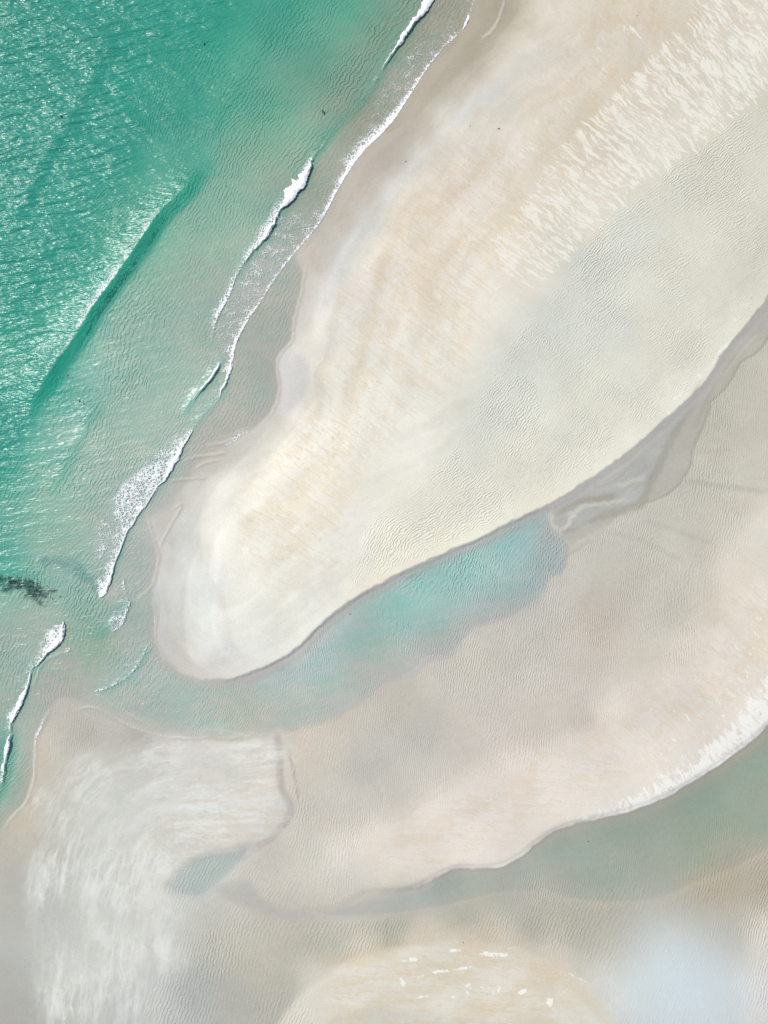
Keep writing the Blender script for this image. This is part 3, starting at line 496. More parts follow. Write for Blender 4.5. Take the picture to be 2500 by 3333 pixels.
n = NT(sand); p = n.pos()
tone = n.attr("tone", 'Color')
bf = n.attr("bar_flow", 'Vector'); sf = n.attr("spit_flow", 'Vector'); kf = n.attr("bank_flow", 'Vector')
wob2 = n.noise(p, .35, 3., out=1)
def jit(v, amt, scale=.35, det=3.):
    x = n.n.new('ShaderNodeVectorMath'); x.operation = 'MULTIPLY_ADD'
    n.l.new(n.noise(p, scale, det, out=1), x.inputs[0]); x.inputs[1].default_value = (amt,)*3; n.l.new(v, x.inputs[2]); return x.outputs[0]
# broad mottling and grain
m1 = n.ss(n.noise(p, .09, 4., .55), .35, .68, .955, 1.035)
m2 = n.ss(n.noise(p, .9, 4., .6), .3, .7, .985, 1.015)
m3 = n.ss(n.noise(p, 5., 3., .7), .3, .7, .94, 1.06)
mm = n.m('MULTIPLY', n.m('MULTIPLY', m1, m2), m3)
base = n.mix(1., tone, mm, 'MULTIPLY')
hue = n.ss(n.noise(p, .16, 5., .6), .42, .62)
base = n.mix(n.m('MULTIPLY', hue, .15), base, n.mix(1., base, (1.03, .985, .94, 1), 'MULTIPLY'))
hue2 = n.ss(n.noise(n.mapv(p, loc=(31, 7, 0)), .12, 4., .6), .5, .66)
base = n.mix(n.m('MULTIPLY', hue2, .35), base, n.mix(1., base, (.965, .995, 1.02, 1), 'MULTIPLY'))
band_ = n.ss(n.noise(n.mapv(jit(bf, 3.5, .1), (.035, .40, 1), loc=(2, 2, 0)), 1., 4., .55), .36, .64, .965, 1.03)
base = n.mix(n.attr('tide'), base, n.mix(1., base, band_, 'MULTIPLY'))
sepb = n.n.new('ShaderNodeSeparateXYZ'); n.l.new(jit(bf, 3.2, .10, 4.), sepb.inputs[0])
def tide(div, off):
    q = n.m('FRACT', n.m('ADD', n.m('DIVIDE', sepb.outputs[1], div), off))
    return n.m('MULTIPLY', n.ss(q, 0., .06), n.ss(q, .06, .9, 1., 0.))
tg1 = n.m('ADD', n.m('MULTIPLY', tide(4.3, .2), .6), n.m('MULTIPLY', tide(2.3, .6), .4))
tmask = n.m('MULTIPLY', n.attr("tide"), n.ss(n.noise(p, .16, 3.), .38, .62, .15, 1.))
base = n.mix(n.m('MULTIPLY', tg1, tmask), base, n.mix(1., base, (.955, .945, .925, 1), 'MULTIPLY'))
# tan fingers that run down the bar
tf = n.noise(n.mapv(jit(bf, 1.6, .3), (1.35, .22, 1)), 1., 4., .6)
tb = n.noise(n.mapv(jit(bf, 4., .12), (.055, .30, 1), loc=(3, 9, 0)), 1., 3., .55)
tanm = n.m('MULTIPLY', n.m('MULTIPLY', n.attr("tan_streak"), n.ss(n.m('ADD', n.m('MULTIPLY', tf, .45), n.m('MULTIPLY', tb, .62)), .50, .60)), .95)
base = n.mix(tanm, base, n.mix(1., base, (.965, .91, .83, 1), 'MULTIPLY'))
tl = n.ss(n.m('ABSOLUTE', n.m('SUBTRACT', n.noise(n.mapv(jit(bf, 1.2, .25), (.9, .10, 1), loc=(5, 2, 0)), 1., 3., .5), .5)), .0, .03, 1., 0.)
base = n.mix(n.m('MULTIPLY', n.m('MULTIPLY', n.attr("tan_streak"), tl), .45), base, lin(205, 188, 166))
# dry white sand blown into streaks across the bar
s1n = n.noise(n.mapv(jit(bf, 2.6, .16), (1.7, .24, 1), rot=.12, loc=(1, 4, 0)), 1., 5., .6)
s2n = n.noise(n.mapv(jit(bf, 3.0, .22), (3.0, .5, 1), rot=-.28), 1., 4., .6)
sn = n.m('ADD', n.m('MULTIPLY', s1n, .52), n.m('MULTIPLY', s2n, .48))
wsm = n.attr("white_streak")
thr = n.ss(n.m('ADD', wsm, n.m('MULTIPLY_ADD', n.noise(p, .25, 3.), 1.2, -.6)), 0., 1., .66, .458)
wm = n.m('MULTIPLY', n.ss(n.m('SUBTRACT', sn, thr), -.01, .10), n.ss(wsm, .02, .25))
base = n.mix(n.m('MULTIPLY', wm, .8), base, n.mix(n.noise(p, 2.5), lin(231, 225, 213), lin(244, 240, 230)))
sp = n.noise(n.mapv(jit(kf, 1.5, .5), (1.1, .42, 1)), 1.1, 6., .68)
wpm = n.attr("white_patch")
thr2 = n.ss(wpm, 0., 1., .72, .415)
wp = n.m('MULTIPLY', n.ss(n.m('SUBTRACT', sp, thr2), -.02, .08), n.ss(wpm, .02, .2))
base = n.mix(n.m('MULTIPLY', wp, .92), base, n.mix(n.noise(p, 1.5), lin(232, 229, 221), lin(247, 245, 240)))
# pale wisps on the low spit
wv = n.noise(n.mapv(jit(sf, 3.0, .14, 4.), (.055, .42, 1)), 1., 5., .6)
wv2 = n.noise(n.mapv(jit(sf, 3.5, .3, 4.), (.22, .55, 1), rot=.5, loc=(8, 3, 0)), 1., 5., .62)
wis = n.attr("wisp")
wl = n.m('MULTIPLY', wis, n.ss(wv, .45, .66))
base = n.mix(n.m('MULTIPLY', wl, .55), base, lin(222, 221, 215))
def ridge(sc_, rot, loc, jx, js, wdt):
    v = n.noise(n.mapv(jit(sf, jx, js, 3.), sc_, rot=rot, loc=loc), 1., 3., .5)
    return n.m('POWER', n.ss(n.m('ABSOLUTE', n.m('SUBTRACT', v, .5)), 0., wdt, 1., 0.), 1.5)
dens = n.ss(n.noise(p, .11, 2.), .42, .60, .15, 1.)
for a_r, k_r in ((ridge((.045, .50, 1), .05, (8, 3, 0), 1.6, .15, .08), .33), (ridge((.11, .45, 1), -.35, (2, 5, 0), 1.6, .2, .06), .28), (ridge((.25, .8, 1), .3, (6, 1, 0), 1.6, .3, .07), .16)):
    base = n.mix(n.m('MULTIPLY', n.m('MULTIPLY', n.m('MULTIPLY', wis, dens), a_r), k_r), base, lin(236, 236, 231))
dk = n.m('MULTIPLY', wis, n.ss(wv2, .46, .34))
base = n.mix(n.m('MULTIPLY', dk, .4), base, lin(190, 192, 188))
# ripples
ph_j = n.noise(p, .55, 3., .55); ph_k = n.noise(p, 1.6, 2., .5)
brk = n.m('MULTIPLY', n.ss(n.noise(p, 1.1, 2.), .36, .58, .4, 1.), n.ss(n.noise(p, .10, 3.), .38, .60, .30, 1.15))
def rip(a, ph, h, j1, j2, sharp=1.0):
    q = n.m('ADD', n.m('ADD', n.attr(ph), n.m('MULTIPLY', ph_j, j1)), n.m('MULTIPLY', ph_k, j2))
    f = n.m('FRACT', q)
    prof = n.m('MULTIPLY', n.ss(f, 0., .68), n.ss(f, .74, 1.0, 1., 0.))       # gentle stoss, steep lee
    return n.m('MULTIPLY', n.m('MULTIPLY', prof, n.m('MULTIPLY', n.attr(a), brk)), h)
H = n.m('ADD', n.m('ADD', rip("rip_bar", "ph_bar", .056, 3.4, 1.2), rip("rip_flat", "ph_flat", .034, 3.0, .9)),
        n.m('ADD', rip("rip_low", "ph_low", .042, 2.0, .7), rip("rip_sea", "ph_sea", .085, 2.6, 1.0)))
tex = n.m('MULTIPLY', n.noise(p, 3.5, 3., .6), .010)
strk = n.m('MULTIPLY', n.m('MULTIPLY', wm, .02), 1.)
bmp = n.bump(n.m('ADD', n.m('ADD', H, tex), strk), 1., 1.)
n.l.new(n.bsdf(base, .95, .1, bmp), n.out.inputs['Surface'])

# ------------------------------------------------------------------ sea and lagoon water
wm_ = bpy.data.materials.new("clear_shallow_water")
top = np.stack([WX, WY, WZ], -1).reshape(-1, 3); nx, ny = len(wx), len(wy)
faces = gridfaces(nx, ny); nb = len(top)
rim = np.concatenate([np.arange(0, ny), np.arange(1, nx)*ny+ny-1, (nx-1)*ny+np.arange(ny-2, -1, -1), np.arange(nx-2, 0, -1)*ny])
low_ = top[rim].copy(); low_[:, 2] = -9
k_ = len(rim); a_ = np.arange(k_); b_ = (a_+1) % k_
side = np.stack([rim[a_], rim[b_], nb+b_, nb+a_], -1)
base_c = np.array([[wx[0], wy[0], -9], [wx[0], wy[-1], -9], [wx[-1], wy[-1], -9], [wx[-1], wy[0], -9]])
cidx = [nb+0, nb+ny-1, nb+ny-1+nx-1, nb+ny-1+nx-1+ny-1]
wat = mesh_obj("water", np.vstack([top, low_]), np.vstack([faces, side, [cidx]]), wm_)
tag(wat, kind='structure')
dp = np.concatenate([deepf.ravel(), np.zeros(k_)])
attr(wat, "deep", dp)
shal = S(smooth(-.5, 2.0, F['sea'])*smooth(-.6, .2, -np.abs(CX*0)), WX, WY)
attr(wat, "open", np.concatenate([shal.ravel(), np.zeros(k_)]))
n = NT(wm_); p = n.pos(); dpn = n.attr("deep"); opn = n.attr("open")
r1 = n.noise(n.mapv(p, (.26, 1.35, 1), rot=-.34), 1.1, 1.5, .45, .35)
r2 = n.noise(n.mapv(p, (.8, 2.7, 1), rot=-.5), 1.3, 1.5, .5, .4)
r3 = n.noise(n.mapv(p, (.6, 1.9, 1), rot=-.95), 1.0, 1.5, .5, .5)
hh = n.m('ADD', n.m('ADD', n.m('MULTIPLY', r1, n.m('MULTIPLY_ADD', dpn, .26, .02)), n.m('MULTIPLY', r2, n.m('MULTIPLY_ADD', dpn, .16, .05))), n.m('MULTIPLY', r3, .12))
nb_ = n.bump(n.m('MULTIPLY', hh, n.m('MULTIPLY_ADD', opn, .85, .15)), 1., 1.0)
gl = n.n.new('ShaderNodeBsdfAnisotropic') if hasattr(bpy.types, 'ShaderNodeBsdfAnisotropic') else n.n.new('ShaderNodeBsdfGlossy')
gl.inputs['Roughness'].default_value = .28; gl.inputs['Color'].default_value = (1, 1, 1, 1); n.l.new(nb_, gl.inputs['Normal'])
tr = n.n.new('ShaderNodeBsdfTransparent')
geo = n.n.new('ShaderNodeNewGeometry'); dt = n.n.new('ShaderNodeVectorMath'); dt.operation = 'DOT_PRODUCT'
n.l.new(geo.outputs['Normal'], dt.inputs[0]); n.l.new(geo.outputs['Incoming'], dt.inputs[1])
sch = n.m('POWER', n.m('SUBTRACT', 1., n.m('ABSOLUTE', dt.outputs['Value'])), 5.)          # Schlick reflectance, same from both sides
fr_v = n.m('MINIMUM', n.m('MULTIPLY_ADD', sch, .98, .02), .5)
df = n.n.new('ShaderNodeBsdfDiffuse'); df.inputs['Color'].default_value = (.07, .42, .345, 1); n.l.new(nb_, df.inputs['Normal'])
mx0 = n.n.new('ShaderNodeMixShader'); n.put(n.m('MULTIPLY_ADD', dpn, .36, n.m('MULTIPLY', opn, .02)), mx0.inputs[0]); n.l.new(tr.outputs[0], mx0.inputs[1]); n.l.new(df.outputs[0], mx0.inputs[2])
mx = n.n.new('ShaderNodeMixShader'); n.l.new(fr_v, mx.inputs[0]); n.l.new(mx0.outputs[0], mx.inputs[1]); n.l.new(gl.outputs[0], mx.inputs[2])
n.l.new(mx.outputs[0], n.out.inputs['Surface'])
va = n.n.new('ShaderNodeVolumeAbsorption'); va.inputs['Color'].default_value = (.15, .87, .825, 1); va.inputs['Density'].default_value = 1.0
n.l.new(va.outputs[0], n.out.inputs['Volume'])

# ------------------------------------------------------------------ foam
foam_m = bpy.data.materials.new("white_foam"); n = NT(foam_m); p = n.pos()
fh = n.noise(p, 3., 4., .7)
n.l.new(n.bsdf(n.mix(fh, (.74, .77, .78, 1), (.86, .87, .87, 1)), .8, .2, n.bump(fh, .6, .25)), n.out.inputs['Surface'])
def roller(name, pts, wid, h, label, group=None, seed=0):
    """tumbling crest of a broken wave: ragged shoreward edge, tapering ends; wid = widths along the line in survey px"""
    c = wcurve(pts, 6); seg = np.sqrt((np.diff(c, axis=0)**2).sum(1)); L = np.concatenate([[0], np.cumsum(seg)])
    s = np.arange(0, L[-1], .09); x = np.interp(s, L, c[:, 0]); y = np.interp(s, L, c[:, 1])
    dx = np.gradient(x); dy = np.gradient(y); l = np.hypot(dx, dy)+1e-9; dx /= l; dy /= l
    nxx, nyy = dy, -dx                                            # seaward normal (right of travel)
    nxx, nyy = dy, -dx
    t = s/L[-1]; wd = np.interp(t, np.linspace(0, 1, len(wid)), wid)/PX
    r = np.random.default_rng(seed)
    def n1(sc_, amp):
        kx = np.arange(0, L[-1]+2*sc_+1, sc_); return np.interp(s, kx, r.uniform(-amp, amp, len(kx)))
    f_off = n1(.9, .16)+n1(.35, .11)+n1(.15, .07)
    b_off = n1(1.3, .35)+n1(.4, .30)+n1(.15, .14)
    tp = np.clip(wd/.5, 0, 1)
    M = 9; u = np.linspace(0, 1, M); V = []
    for k in u:
        d = -f_off*tp*(1-k)-.12*wd*(1-k)+k*1.12*wd*(1+b_off*.9)
        hz = h*np.sin(np.pi*min(1, k*1.15+.03))**.7*tp if k < .84 else h*.18*tp
        hz = hz*(1+n1(.25, .45))
        V.append(np.stack([x+nxx*d, y+nyy*d, np.zeros_like(s)+hz], -1))
    V = np.array(V)                                                # M, N, 3
    wz = water_z(V[..., 0], V[..., 1])
    V[..., 2] += wz+.025
    N = len(s); faces = gridfaces(M, N)
    o = mesh_obj(name, V.reshape(-1, 3), faces, foam_m, True)
    tag(o, label, 'breaking wave', group); return o
G = 'rollers of white water breaking along the shore'
B1 = [(1440,-55),(1420,-20),(1406,5),(1391,33),(1364,62),(1339,92),(1315,130),(1298,152),(1280,174),(1263,198),(1250,216),(1240,232)]
roller('breaking_wave', B1, [18,20,22,20,17,12,10,13,7,6,3,0], .19, 'narrow white breaker at the top edge, beside the dark green water', G, 1)
B2 = [(1012,528),(1014,541),(1008,556),(1005,568),(996,588),(986,607),(968,629),(954,652),(934,667),(912,683)]
roller('breaking_wave', B2, [2,12,20,27,33,34,30,22,11,1], .2, 'widest and brightest white breaker, a short thick bar of solid foam', G, 2)
B3 = [(909,684),(906,697),(897,712),(894,732),(881,754),(870,772),(856,786),(846,800)]
roller('breaking_wave', B3, [2,6,4,12,14,11,5,0], .2, 'short white breaker just below the widest one, tapering seaward', G, 3)
B5 = [(628,1400),(612,1430),(595,1458),(583,1490),(566,1514),(552,1540),(535,1565),(513,1584),(492,1618),(478,1642),(470,1656)]
roller('breaking_wave', B5, [1,3,6,10,14,11,6,3,2,2,1], .14, 'white breaker with a broad fan of lace foam behind it, halfway down the shore', G, 4)
B6 = [(462,1654),(446,1680),(434,1707),(414,1731),(400,1770),(388,1801),(374,1835),(365,1868),(352,1910),(347,1927),(336,1940),(322,1946)]
roller('breaking_wave', B6, [1,2,3,2,3,3,3,4,7,12,9,2], .13, 'long thin white breaker ending in a bright tip above the channel mouth', G, 5)
B7 = [(207,2022),(210,2045),(207,2068),(200,2080)]
roller('breaking_wave', B7, [2,13,12,1], .22, 'tiny white breaker tip at the channel mouth, upper of two', G, 6)
B7b = [(194,2086),(192,2098),(180,2105),(157,2125),(133,2153),(118,2170)]
roller('breaking_wave', B7b, [3,12,10,5,4,1], .2, 'thin curved white breaker just below the tiny tip at the channel mouth', G, 7)
B8 = [(100,2190),(94,2223),(84,2258),(72,2290),(55,2325),(40,2350)]
roller('breaking_wave', B8, [2,4,9,12,7,2], .14, 'white breaker close to the left edge, above the lowest one', G, 8)
B9 = [(36,2388),(33,2405),(28,2435),(22,2455),(15,2480)]
roller('breaking_wave', B9, [2,11,10,6,1], .15, 'lowest white breaker, at the left edge beside pale wet sand', G, 9)
B10 = [(1524,48),(1527,60),(1519,78),(1507,98)]
roller('breaking_wave', B10, [1,8,7,1], .15, 'small curl of foam at the top of the upper swash edge', G, 10)
B11 = [(756,1170),(755,1190),(750,1215),(742,1238),(728,1262),(714,1290)]
roller('breaking_wave', B11, [5,8,9,7,5,1], .2, 'small foam curl where the swash edge meets the twin wave crests', G, 11)
B12 = [(716,1180),(706,1205),(693,1227),(668,1255),(640,1285),(628,1302)]
roller('breaking_wave', B12, [1,6,5,5,5,1], .15, 'faint outer crest of the twin waves in mid shore', G, 12)

# lace: one thin sheet of floating froth, also painted as sun glints on the smooth crest
fx = np.arange(-63, 20, .22); fy = np.arange(-60, 84, .22)
FX, FY = np.meshgrid(fx, fy, indexing='ij')
def band(pts, wid, strg, side=1, back=.15):
    """froth or glint density on the seaward side of a line; wid and strg along it"""
    c = wcurve(pts, 3); mg = max(wid)/PX+1
    bb = (FX > c[:, 0].min()-mg) & (FX < c[:, 0].max()+mg) & (FY > c[:, 1].min()-mg) & (FY < c[:, 1].max()+mg)
    out = np.zeros(FX.shape); d, a, L = sdist(c, FX[bb], FY[bb]); d *= side
    t = a/L; wv_ = np.interp(t, np.linspace(0, 1, len(wid)), wid)/PX; sv = np.interp(t, np.linspace(0, 1, len(strg)), strg)
    ex, ey = c[0]; gx, gy = c[-1]
    dd = sv*(1-np.clip(d/np.maximum(wv_, .05), 0, 1))**.75*smooth(-.14, .02, d)
    endf = (t > 0) & (t < 1)
    out[bb] = dd*endf; return out
den = np.zeros(FX.shape)
for pts, wid, strg in [
    (swash, [90,100,110,110,95,80,60,45,40,55,70,60,60,55,60,70,75,60,50], [.25,.34,.40,.40,.42,.46,.52,.6,.8,.85,.66,.55,.48,.46,.44,.48,.55,.65,.8]),
    (swash, [10,10,10,12,12,14,16,22,30,34,30,22,18,14,12,12,14,18,16], [.4,.7,.7,.6,.6,.7,.8,1.0,1.2,1.2,1.1,.9,.8,.8,.8,.8,.9,1.1,1.1]),
    ([(1406,5),(1339,92),(1280,174),(1250,216),(1200,300),(1100,410),(1040,490)], [34,32,30,26,20,14,20], [.55,.5,.5,.42,.3,.25,.5]),
    ([(1045,480),(1010,530),(996,588),(968,629),(912,683),(881,754),(836,806),(800,850),(770,900),(746,965),(720,1010),(700,1060),(690,1110)], [18,24,46,60,40,60,45,36,26,30,36,44,40], [.4,.7,.75,.7,.75,.75,.85,.7,.6,.85,.8,.6,.4]),
    (front, [14,12,10,10,14,30,80,130,150,140,100,75,75,70,62,60,55,70,60], [.5,.5,.4,.45,.5,.7,.78,.76,.66,.60,.58,.72,.75,.72,.70,.68,.72,.95,.8]),
    (front_low, [60,80,60,40,30,26,30,40,26,14,18,14,8,6], [.9,.95,.8,.6,.5,.6,.9,.9,.5,.5,.95,.7,.3,.2]),
    ([(402,1880),(406,1905),(412,1935),(422,1962),(419,1980),(404,2023),(389,2044),(366,2056)], [10,16,12,26,60,70,55,20], [.4,.8,.4,.6,.62,.68,.7,.5]),
    ([(480,2105),(455,2160),(407,2208),(354,2240),(309,2251)], [14,30,36,18,10], [.5,.6,.5,.6,.6]),
    ([(211,2108),(232,2112),(216,2124),(195,2128),(170,2140)], [20,26,20,12,8], [.6,.7,.6,.5,.4]),
    ([(145,2340),(135,2370),(122,2400),(116,2430),(116,2470)], [16,20,16,10,6], [.6,.66,.7,.6,.3]),
    ([(1470,255),(1400,330),(1330,410)], [6,6,6], [.1,.2,.1]),
    ([(840,1395),(790,1418),(760,1440),(716,1466),(680,1495)], [30,50,44,30,20], [.3,.58,.52,.45,.3]),
    ([(471,1700),(482,1720),(490,1745)], [20,26,14], [.4,.55,.4]),
    ([(700,480),(625,597),(527,692),(467,777),(384,899),(301,1010),(234,1120),(170,1210)], [16,26,40,50,50,44,36,20], [.1,.3,.46,.6,.70,.68,.55,.3]),  # unbroken crest: lace painted for the sun glints on its back
]:
    den = np.maximum(den, band(pts, wid, strg))
# froth left lying between the breakers and the swash
for pts, soft, s_ in [
    ([(905,705),(960,690),(1040,680),(1080,660),(1030,760),(960,840),(870,960),(800,1060),(765,1140),(740,1170),(700,1110),(710,1030),(760,930),(830,830)], .8, .42),
    ([(1440,41),(1372,117),(1291,203),(1230,300),(1180,420),(1090,560),(1130,560),(1236,440),(1325,324),(1438,162),(1500,100)], 1.0, .36),
    ([(557,1470),(460,1523),(419,1548),(390,1580),(360,1640),(380,1700),(430,1710),(470,1652),(540,1560)], 1.0, .62),
    ([(300,1700),(400,1640),(420,1720),(360,1860),(330,1920),(310,1880)], 1.5, .42),
    ([(150,2050),(200,2040),(205,2070),(170,2105),(150,2090)], .5, .72),
    ([(380,1990),(415,1975),(400,2040),(360,2060),(350,2020)], .7, .5)]:
    den = np.maximum(den, s_*smooth(-soft, soft, psd(wcurve(pts, 2, True), FX, FY)))
lines = [  # thin lips of froth left by the last swash
    [(471,1655),(480,1690),(492,1712),(497,1740),(512,1780),(516,1801),(512,1835),(509,1853),(500,1880),(493,1906),(482,1921),(450,1945),(424,1962)],
    [(494,1936),(505,1975),(506,2004),(504,2040),(505,2072),(500,2095)],
    [(309,2251),(275,2252),(241,2253)],
    [(211,2117),(175,2133),(151,2147),(128,2175),(118,2200)],
    [(241,2253),(205,2266),(181,2283),(160,2312),(143,2343),(128,2375),(117,2404),(115,2440),(113,2479),(112,2515),(106,2547),(92,2590),(75,2621),(45,2651),(20,2685),(0,2712)],
    [(286,2298),(310,2313),(332,2321),(355,2334),(377,2343),(405,2358),(430,2366),(445,2358),(460,2350)],
    [(430,2366),(470,2380),(527,2396),(580,2401),(625,2403),(660,2395)],
    [(994,870),(987,895),(984,925),(980,955),(968,1000),(957,1038),(955,1075),(949,1106),(930,1130),(912,1151),(902,1170),(900,1189),(906,1220),(908,1249),(905,1280),(900,1302),(890,1325),(882,1340)],
    [(585,1508),(620,1490),(660,1482),(700,1475),(740,1472)],[(630,1525),(665,1505),(690,1494),(720,1495)],[(665,1450),(700,1445),(730,1435)],[(545,1568),(590,1558),(650,1556)],
    [(565,2160),(560,2130),(553,2100)]]
for k, pts in enumerate(lines): den = np.maximum(den, band(pts, [4.5]*3, [.32, .6, .32])*.95)
keep = den > .03
idx = -np.ones(FX.shape, int); cell = keep[:-1, :-1] | keep[1:, :-1] | keep[:-1, 1:] | keep[1:, 1:]
use = np.zeros(FX.shape, bool)
use[:-1, :-1] |= cell; use[1:, :-1] |= cell; use[:-1, 1:] |= cell; use[1:, 1:] |= cell
idx[use] = np.arange(use.sum())
ci, cj = np.nonzero(cell)
faces = np.stack([idx[ci, cj], idx[ci+1, cj], idx[ci+1, cj+1], idx[ci, cj+1]], -1)
# froth lies on the water or, where the swash has drained, on the sand
def terr(Xq, Yq):
    i = np.clip(np.searchsorted(tx, Xq)-1, 0, len(tx)-2); j = np.clip(np.searchsorted(ty, Yq)-1, 0, len(ty)-2)
    u = (Xq-tx[i])/(tx[i+1]-tx[i]); v = (Yq-ty[j])/(ty[j+1]-ty[j])
    return (Z[i, j]*(1-u)+Z[i+1, j]*u)*(1-v)+(Z[i, j+1]*(1-u)+Z[i+1, j+1]*u)*v
def surf(Xq, Yq):
    i = np.clip(np.searchsorted(wx, Xq)-1, 0, nx-2); j = np.clip(np.searchsorted(wy, Yq)-1, 0, ny-2)
    u = (Xq-wx[i])/(wx[i+1]-wx[i]); v = (Yq-wy[j])/(wy[j+1]-wy[j])
    w_ = (WZ[i, j]*(1-u)+WZ[i+1, j]*u)*(1-v)+(WZ[i, j+1]*(1-u)+WZ[i+1, j+1]*u)*v
    return np.maximum(w_, terr(Xq, Yq))
ux, uy = FX[use], FY[use]
lace_m = bpy.data.materials.new("foam_and_glint_lace")
lace = mesh_obj("sea_foam_and_glints", np.stack([ux, uy, surf(ux, uy)+.03], -1), faces, lace_m)
tag(lace, 'lace of white froth floating behind the breakers and along the swash edge, with sun glints painted on the smooth crest', 'sea foam', None, 'stuff')
attr(lace, "froth", den[use])  # froth density, with the sun glints painted on the smooth crest
n = NT(lace_m); p = n.pos()
jv = n.n.new('ShaderNodeVectorMath'); jv.operation = 'MULTIPLY_ADD'; n.l.new(n.noise(p, 1.6, 4., .6, out=1), jv.inputs[0]); jv.inputs[1].default_value = (.9,)*3; n.l.new(p, jv.inputs[2])
vo = n.n.new('ShaderNodeTexVoronoi'); vo.feature = 'DISTANCE_TO_EDGE'; vo.inputs['Scale'].default_value = 1.9; n.l.new(jv.outputs[0], vo.inputs['Vector'])
vo2 = n.n.new('ShaderNodeTexVoronoi'); vo2.feature = 'DISTANCE_TO_EDGE'; vo2.inputs['Scale'].default_value = 4.3; n.l.new(jv.outputs[0], vo2.inputs['Vector'])
fd = n.attr("froth"); big = n.noise(p, .6, 3., .6)
f2 = n.m('ADD', fd, n.m('MULTIPLY', n.m('SUBTRACT', big, .5), .9))
th = n.ss(f2, .1, 1.15, -.02, .27)
a1 = n.ss(n.m('SUBTRACT', th, vo.outputs['Distance']), -.015, .05)
a2 = n.m('MULTIPLY', n.ss(n.m('SUBTRACT', n.m('MULTIPLY', th, .62), vo2.outputs['Distance']), -.015, .03), .75)
al = n.m('MULTIPLY', n.m('MAXIMUM', a1, a2), n.ss(fd, .03, .25))
al = n.m('MAXIMUM', n.m('MULTIPLY', al, n.ss(fd, .1, .95, .55, 1.)), n.m('MULTIPLY', n.ss(fd, .2, 1.), n.ss(n.noise(p, 3., 4., .7), .45, .7, 0., .35)))
tr = n.n.new('ShaderNodeBsdfTransparent'); mx = n.n.new('ShaderNodeMixShader')
n.l.new(al, mx.inputs[0]); n.l.new(tr.outputs[0], mx.inputs[1])
n.l.new(n.bsdf((.80, .82, .81, 1), .85, .2, n.bump(al, .5, .05)), mx.inputs[2]); n.l.new(mx.outputs[0], n.out.inputs['Surface'])

# ------------------------------------------------------------------ small things
weed = bpy.data.materials.new("dark_weed_and_wave_shade"); n = NT(weed)  # weed clumps, and the flecks that stand in for wave shade
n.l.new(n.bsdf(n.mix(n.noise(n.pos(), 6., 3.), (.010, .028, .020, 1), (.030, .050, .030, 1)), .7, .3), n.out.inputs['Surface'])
drift = bpy.data.materials.new("dark_wrack"); n = NT(drift)
n.l.new(n.bsdf(n.mix(n.noise(n.pos(), 9., 3.), (.03, .026, .02, 1), (.09, .075, .055, 1)), .9, .1), n.out.inputs['Surface'])
def clump(name, sx, sy, size, mat, label, cat, afloat, seed, group=None, elong=1., ang=0., nfr=16):
    r = random.Random(seed); V = []; Fc = []
    for k in range(nfr):                                            # tapered curling fronds round a holdfast
        a = r.uniform(0, 2*math.pi); L = size*r.uniform(.45, 1.)*.5; wd = size*r.uniform(.07, .13)
        bx, by = r.uniform(-.1, .1)*size, r.uniform(-.1, .1)*size; cz = r.uniform(.02, .10)*size; b0 = len(V); n_ = 6; cu = r.uniform(-1.6, 1.6)
        px_, py_ = bx, by
        for i in range(n_+1):
            t = i/n_; aa = a+cu*t
            if i: px_ += math.cos(aa)*L/n_; py_ += math.sin(aa)*L/n_
            h = wd*(1-.85*t)*(.7+.3*math.sin(7*t+k)); z = cz+size*.12*math.sin(math.pi*t*.9)
            qx, qy = -math.sin(aa)*h, math.cos(aa)*h
            for (u_, v_, w_) in ((px_+qx, py_+qy, z), (px_, py_, z+h*.6), (px_-qx, py_-qy, z), (px_, py_, z-h*.4)): V.append((u_, v_, w_))
        for i in range(n_):
            for j in range(4):
                a0 = b0+i*4+j; a1 = b0+i*4+(j+1) % 4; Fc.append((a0, a1, a1+4, a0+4))
        Fc.append((b0, b0+3, b0+2, b0+1)); e = b0+n_*4; Fc.append((e, e+1, e+2, e+3))
    V = np.array(V); V[:, 0] *= elong
    c, s_ = math.cos(ang), math.sin(ang); V[:, :2] = V[:, :2] @ np.array([[c, s_], [-s_, c]])
    o = mesh_obj(name, V, Fc, mat); x, y = W(sx, sy)
    z = float(surf(np.array([float(x)]), np.array([float(y)]))[0]) if afloat else float(terr(np.array([float(x)]), np.array([float(y)]))[0])
    o.location = (float(x), float(y), z+(.0 if afloat else .005)); return tag(o, label, cat, group)
gw = 'dark seaweed clumps afloat in the green water'
clump('seaweed_clump', 1052, 364, .62, weed, 'dark seaweed clump afloat just outside the top surf line, nearest the breakers', 'seaweed', True, 1, gw, 1.5, 1.35)
clump('seaweed_clump', 261, 1307, .55, weed, 'dark seaweed clump afloat alone below the end of the smooth wave crest', 'seaweed', True, 2, gw, 1.1, .4)
clump('seaweed_clump', 202, 382, .62, weed, 'dark seaweed clump afloat among the sun glints near the left edge', 'seaweed', True, 3, gw, 1.3, -.7)
clump('seaweed_clump', 667, 146, .55, weed, 'dark seaweed clump afloat in deep green water near the top edge', 'seaweed', True, 4, gw, 1.2, .9)
clump('seaweed_clump', 223, 1222, .42, weed, 'thin sliver of seaweed afloat beyond the foot of the smooth wave crest', 'seaweed', True, 5, gw, 2.2, 1.4, 9)
clump('seaweed_clump', 1139, 1998, .30, weed, 'small dark speck of weed in the turquoise lagoon close to the cut bank', 'seaweed', True, 6, None, 1.4, .3, 9)
clump('seaweed_clump', 1915, 2739, .28, weed, 'tiny dark speck of weed in the grey green river below the second bank', 'seaweed', True, 7, None, 1.2, .3, 9)
gd = 'dark scraps of wrack lying on the sand'
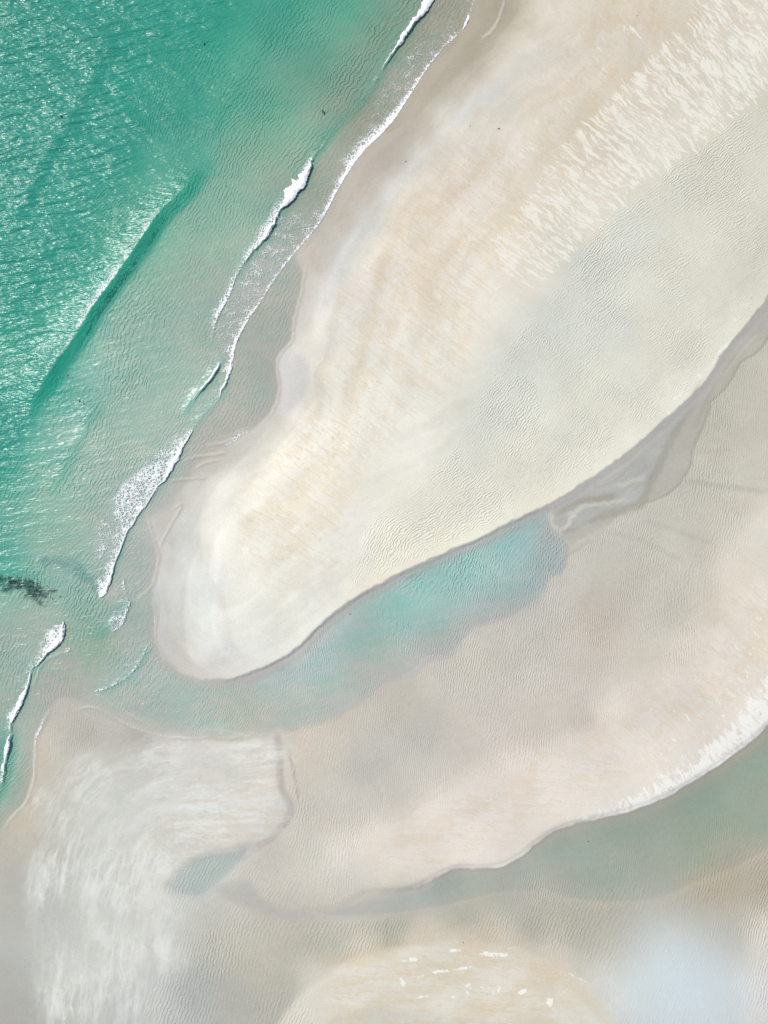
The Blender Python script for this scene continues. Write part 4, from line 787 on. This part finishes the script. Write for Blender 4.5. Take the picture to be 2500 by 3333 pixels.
clump('wrack_scrap', 1622, 427, .36, drift, 'dark hooked scrap of wrack on smooth pale sand, beside the white streaks', 'beach wrack', False, 11, gd, 2.0, .1, 8)
clump('wrack_scrap', 1321, 528, .30, drift, 'dark scrap of wrack on the damp sand near the upper swash edge', 'beach wrack', False, 12, gd, 1.4, .9, 7)
clump('wrack_scrap', 1507, 3066, .28, drift, 'dark scrap of wrack on the rim of the lowest sandbar', 'beach wrack', False, 13, gd, 1.2, .3, 7)
clump('wrack_scrap', 2068, 61, .24, drift, 'tiny dark scrap of wrack on tan sand near the top edge', 'beach wrack', False, 14, gd, 1.2, .3, 6)
clump('wrack_scrap', 1529, 416, .24, drift, 'tiny dark scrap of wrack on smooth sand left of the hooked scrap', 'beach wrack', False, 15, gd, 1.8, 1.5, 6)

# dark flecks put in for wave shade and sky reflection by the channel mouth
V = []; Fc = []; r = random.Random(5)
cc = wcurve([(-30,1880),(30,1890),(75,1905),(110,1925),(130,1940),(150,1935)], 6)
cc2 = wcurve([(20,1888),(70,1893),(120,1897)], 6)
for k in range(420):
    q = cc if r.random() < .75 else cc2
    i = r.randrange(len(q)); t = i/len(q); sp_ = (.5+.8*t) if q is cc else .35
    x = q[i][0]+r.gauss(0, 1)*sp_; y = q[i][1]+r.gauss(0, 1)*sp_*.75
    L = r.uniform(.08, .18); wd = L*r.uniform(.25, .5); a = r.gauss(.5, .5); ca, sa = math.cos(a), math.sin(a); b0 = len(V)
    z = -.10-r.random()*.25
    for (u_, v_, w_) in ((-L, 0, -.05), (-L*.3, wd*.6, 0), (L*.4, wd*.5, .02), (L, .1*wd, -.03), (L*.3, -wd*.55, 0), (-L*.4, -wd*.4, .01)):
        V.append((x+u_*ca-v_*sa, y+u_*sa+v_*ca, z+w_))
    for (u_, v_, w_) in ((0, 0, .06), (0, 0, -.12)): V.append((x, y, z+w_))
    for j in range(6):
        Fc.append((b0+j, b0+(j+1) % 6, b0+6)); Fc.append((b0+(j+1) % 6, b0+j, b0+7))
shade_ob = mesh_obj("wave_shade_flecks", np.array(V), np.array(Fc), weed)  # dark material shared with the weed clumps, here for wave shade
tag(shade_ob, 'dark flecks standing in for wave shade under the green water by the channel mouth', 'painted wave shade', None, 'stuff')

# ------------------------------------------------------------------ wisp of low cloud drifting under the camera
cm = bpy.data.materials.new("thin_cloud"); n = NT(cm)
me = bpy.data.meshes.new("cloud"); import bmesh
bm = bmesh.new(); bmesh.ops.create_icosphere(bm, subdivisions=4, radius=1.0)
for v in bm.verts:
    q = v.co; v.co *= 1+.05*math.sin(5*q.x+2*q.y)+.04*math.sin(7*q.y-3*q.z)
bm.to_mesh(me); bm.free(); me.materials.append(cm)
cl = bpy.data.objects.new("cloud", me); sc.collection.objects.link(cl)
CZ = 88.0; f = (125-CZ)/125
gx, gy = W(2215, 3225); cl.location = (float(gx)*f, float(gy)*f, CZ); cl.scale = (7.0, 6.6, 4.0)
tag(cl, 'soft blue white wisp of low cloud hanging over the bottom right corner', 'cloud', None, 'stuff')
tc = n.n.new('ShaderNodeTexCoord'); ln = n.n.new('ShaderNodeVectorMath'); ln.operation = 'LENGTH'; n.l.new(tc.outputs['Object'], ln.inputs[0])
ob = tc.outputs['Object']
rad = n.m('ADD', ln.outputs['Value'], n.m('MULTIPLY', n.m('SUBTRACT', n.noise(ob, 1.1, 1.), .5), .35))
dn = n.m('POWER', n.ss(rad, .92, .05), 1.9)
vp = n.n.new('ShaderNodeVolumePrincipled'); vp.inputs['Color'].default_value = (.90, .965, 1.0, 1); n.l.new(n.m('MULTIPLY', dn, .38), vp.inputs['Density'])
vp.inputs['Anisotropy'].default_value = 0.0
n.l.new(vp.outputs[0], n.out.inputs['Volume'])
